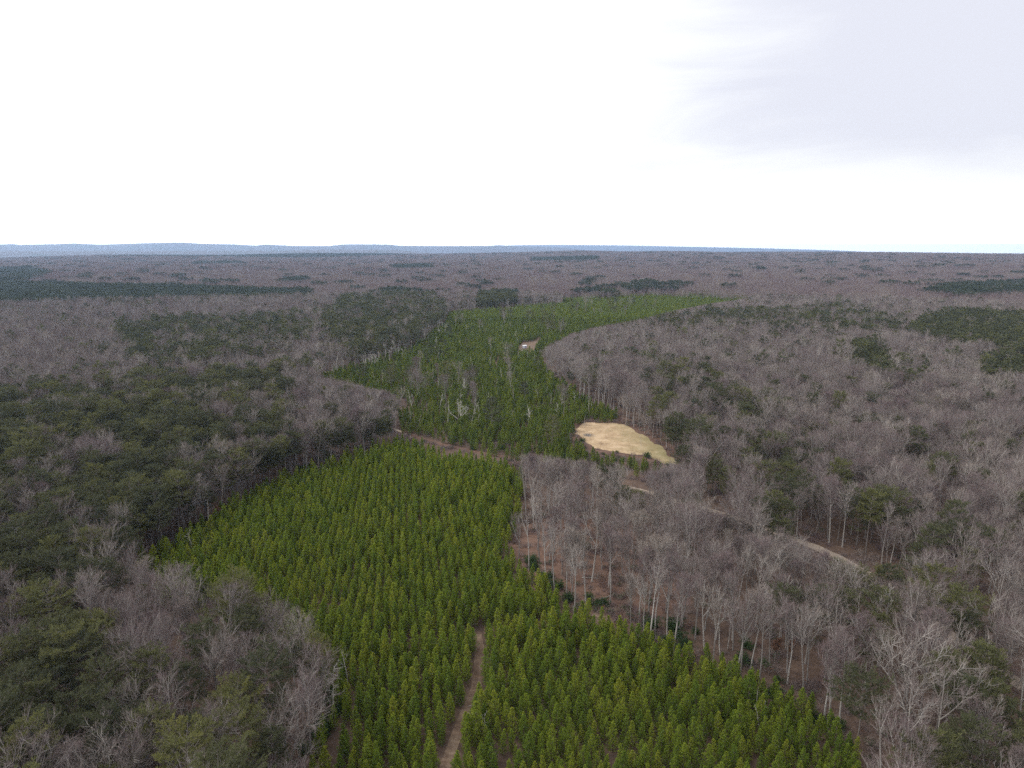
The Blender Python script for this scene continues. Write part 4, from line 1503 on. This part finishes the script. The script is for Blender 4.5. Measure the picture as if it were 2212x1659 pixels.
for i, (a, b, h, lb) in enumerate(RUST):
    x, y, z = at(a, b)
    tree('rust_leaved_tree', lb, 'tree', None, PROTO['rust'][i % 3], x, y, z, h, rs.uniform(0, 6.28))

# ---------------------------------------------------------------- brush on the wood floor
def brush_mesh(seed, h=1.7):
    rng = np.random.RandomState(seed)
    mb = MB()
    n_ = 70
    b0 = rng.normal(0, .7, (n_, 3)) * np.array([1, 1, 0])
    d0 = rng.normal(0, .5, (n_, 3)) + np.array([0, 0, 1.0])
    mb.slivers(b0, d0, h * rng.uniform(.5, 1.2, n_), 0.05, rng, rng.uniform(0, 1, n_), 0)
    b1 = b0 + norm(d0.mean(0)) * h * 0.4
    mb.slivers(b1, rng.normal(0, .8, (n_, 3)) + np.array([0, 0, .5]), h * 0.5, 0.04, rng, rng.uniform(0, 1, n_), 0)
    if seed % 3 == 0:
        p = rng.normal(0, .6, (60, 3)) * np.array([1, 1, .5]) + np.array([0, 0, .8])
        mb.leafs(p, rng.normal(0, 1, (60, 3)), .35, .16, rng, rng.uniform(0, 1, 60), 1)
    return mb


srcs = [bpy.data.objects.new('brush_source', brush_mesh(900 + i).mesh('brush', [M['twig'], M['shrub'] if i % 2 else M['rust']])) for i in range(6)]
kx, ky = rs.uniform(-420, 420, 45000), rs.uniform(70, 560, 45000)
k = (np.abs(kx) < ky * .85 + 20) & ~inpoly(kx, ky, FRONT_W) & ~inpoly(kx, ky, CLEAR_W) & (seg_dist(kx, ky, ROAD) > 2.4) & (seg_dist(kx, ky, STRIP) > 1.4)
k &= rs.rand(len(kx)) < 0.35 + 0.65 * (vnoise(kx, ky, 18, 61) > 0.0)
kx, ky = kx[k], ky[k]
nk = len(kx)
mass('undergrowth', 'low bare brush and dry leaves on the floor of the woods', 'undergrowth', None, srcs, np.stack([kx, ky, np.zeros(nk)], 1),
     np.stack([np.zeros(nk), np.zeros(nk), rs.uniform(0, 6.28, nk)], 1), np.repeat(rs.uniform(.6, 1.5, nk)[:, None], 3, 1), rs.randint(0, 6, nk))

# ---------------------------------------------------------------- shed, far roof, log
def child(name, mb, mats, root):
    o = bpy.data.objects.new(name, mb.mesh(name, mats))
    o.parent = root
    COL.objects.link(o)
    return o


def small_building(label, x, y, z, w, d, h, rz):
    r = bpy.data.objects.new('shed', None)
    r.location = (x, y, z)
    r.rotation_euler = (0, 0, rz)
    COL.objects.link(r)
    tag(r, label, 'shed')
    b = MB()
    b.box((0, 0, h / 2), (w, d, h))
    child('wall', b, [M['bluegrey']], r)
    b = MB()
    o = 0.18
    zt, pk = h + 0.02, h + 0.62
    v = [(-w / 2 - o, -d / 2 - o, zt), (w / 2 + o, -d / 2 - o, zt), (w / 2 + o, d / 2 + o, zt), (-w / 2 - o, d / 2 + o, zt), (-w / 2 - o, 0, pk), (w / 2 + o, 0, pk)]
    b.add(v, [(0, 1, 5), (0, 5, 4), (2, 3, 4), (2, 4, 5), (1, 2, 5), (3, 0, 4), (0, 3, 2), (0, 2, 1)])
    child('roof', b, [M['white']], r)
    b = MB()
    b.box((w * 0.2, -d / 2 - 0.02, h * 0.56), (w * 0.3, 0.06, h * 0.28))
    f = child('window', b, [M['glass']], r)
    b = MB()
    b.box((-w * 0.25, -d / 2 - 0.02, h * 0.4), (w * 0.26, 0.05, h * 0.78))
    child('door', b, [M['white']], r)
    return r


x, y, z = at(1133, 752)
small_building('small blue-grey shed with a white roof in a gap of the rear plantation', x, y, z, 3.8, 3.0, 2.6, 0.15)
fx0 = G(1386, 617)
d0 = math.hypot(*fx0)
small_building('tiny white roofed building among the trees beyond the rear plantation', fx0[0], fx0[1], float(terrain(*fx0)) + 9.0, 5, 5, 4.5, 0.3)
mb = MB()
mb.tube(np.array([(-3, 0, 0.25), (0, 0.1, 0.28), (3.2, -0.1, 0.2)]), [0.22, 0.2, 0.12], 6, tone=0.8)
lg = bpy.data.objects.new('fallen_log', mb.mesh('fallen_log', [M['snag']]))
x, y, z = at(1200, 908)
lg.location = (x, y, 0.1)
lg.rotation_euler = (0, 0.05, 0.3)
COL.objects.link(lg)
tag(lg, 'pale fallen log lying left of the tan clearing', 'log')

rng_ = np.random.RandomState(77)
LOGS = [(1275, 1250, 'pale fallen log, upper one on the red-brown leaf floor'), (1310, 1290, 'pale fallen log, lower one on the red-brown leaf floor'), (1345, 1200, 'thin fallen trunk lying among the bare trees beside the leaf floor'),
        (1020, 1525, 'short fallen branch lying across the dirt track'), (690, 1565, 'pale fallen limb at the foot of the white drooping snag')]
for a, b, lb in LOGS:
    mb = MB()
    ln = 2.0 if 'branch' in lb or 'limb' in lb else rng_.uniform(3.5, 5.5)
    q, _ = wander(rng_, (-ln / 2, 0, 0.2), (1, 0, 0), ln, 5, 0.05, 0.0)
    mb.tube(q, np.linspace(0.13, 0.05, 6) * (0.5 if ln < 3 else 1), 6, tone=0.6)
    for j in range(3):
        p, d = along(q, rng_.uniform(.5, .95))
        b2, _ = wander(rng_, p, side_dir(rng_, d, R(50)), ln * .18, 2, .1, .05)
        mb.tube(b2, np.linspace(.05, .02, 3), 4, tone=0.6)
    lg = bpy.data.objects.new('fallen_log', mb.mesh('fallen_log', ST))
    x, y, z = at(a, b)
    lg.location = (x, y, 0.1)
    lg.rotation_euler = (0, 0, rng_.uniform(-.7, .7))
    COL.objects.link(lg)
    tag(lg, lb, 'log')
mb = MB()
n_ = 260
p = rng_.normal(0, 1, (n_, 3)) * np.array([1.5, 1.2, 0.0])
p[:, 2] = np.abs(rng_.normal(0, .45, n_)) * np.exp(-(p[:, 0] ** 2 + p[:, 1] ** 2) / 4) + .1
mb.slivers(p, rng_.normal(0, 1, (n_, 3)) * np.array([1, 1, .35]), rng_.uniform(.8, 2.2, n_), .12, rng_, rng_.uniform(0, 1, n_), 0)
bp_ = bpy.data.objects.new('brush_pile', mb.mesh('brush_pile', [M['bark']]))
x, y, z = at(1270, 941)
bp_.location = (x, y, .1)
COL.objects.link(bp_)
tag(bp_, 'low grey pile of branches on the left side of the tan clearing', 'brush pile')

# ---------------------------------------------------------------- far hills
def ridge(prof, r0, width, base, m, seed):
    xs = np.arange(prof[0][0], prof[-1][0] + 0.1, 4.0)
    ys = np.interp(xs, [p[0] for p in prof], [p[1] for p in prof])
    tan = (xs - 1106) / FPX / 1.02
    az = np.arctan(tan)
    top = CAMZ + (HZ - ys) / FPX * 0.96 * r0
    rowsn = 13
    v = []
    for j in range(rowsn):
        u = j / (rowsn - 1) * 2 - 1
        rr = r0 + u * width
        hgt = base + (top - base) * (1 - u * u) ** 0.8
        hgt = hgt + 10 * (1 - abs(u)) * vnoise(rr * np.sin(az), rr * np.cos(az), 900, seed) * (abs(u) > 0.05)
        v.append(np.stack([rr * np.sin(az), rr * np.cos(az), hgt], 1))
    v = np.concatenate(v)
    n_ = len(xs)
    f = []
    for j in range(rowsn - 1):
        for i in range(n_ - 1):
            p, q, r_, s_ = j * n_ + i, j * n_ + i + 1, (j + 1) * n_ + i + 1, (j + 1) * n_ + i
            f += [(p, q, r_), (p, r_, s_)]
    mb = MB()
    mb.add(v, f)
    o = bpy.data.objects.new('hills', mb.mesh('hills', [m], True))
    COL.objects.link(o)
    return tag(o, kind='structure')


P1 = [(-700, 533), (-300, 530), (0, 529.6), (27, 528.6), (44, 530.3), (110, 529), (161, 527.3), (218, 529.6), (318, 526.3), (392, 524.6), (442, 527.6), (502, 528.6), (553, 531), (576, 528.6), (636, 531.6),
      (713, 531.6), (739, 528.3), (803, 528), (843, 528.6), (860, 531), (953, 531.6), (1054, 531.3), (1079, 529.6), (1121, 532), (1221, 534.7), (1252, 539.4), (1285, 548)]
P2 = [(900, 540), (1000, 534), (1121, 529.6), (1200, 529), (1288, 529.6), (1389, 531), (1460, 532.5), (1560, 534.5), (1660, 536.5), (1760, 539), (1860, 542.5), (1930, 548)]
P3 = [(-700, 543), (0, 541), (300, 541.5), (600, 541), (760, 539), (860, 541), (930, 546)]
ridge(P1, 18000, 2200, -100, M['far'], 41)
ridge(P2, 29000, 1500, -100, M['far'], 43)
ridge(P3, 11500, 1200, -100, M['far'], 45)

# ---------------------------------------------------------------- haze
mb = MB()
mb.box((0, 0, 65), (62000, 62000, 360))
hz = bpy.data.objects.new('haze', None)
me = mb.mesh('haze', [])
hm, t, N, L = material('haze')
o = N('ShaderNodeOutputMaterial')
pv = N('ShaderNodeVolumePrincipled')
pv.inputs['Color'].default_value = (0.50, 0.69, 1.0, 1)
pv.inputs['Density'].default_value = 0.000052
pv.inputs['Anisotropy'].default_value = 0.5
L(pv.outputs[0], o.inputs['Volume'])
me.materials.append(hm)
bpy.data.objects.remove(hz)
hz = bpy.data.objects.new('haze', me)
COL.objects.link(hz)
tag(hz, kind='stuff')
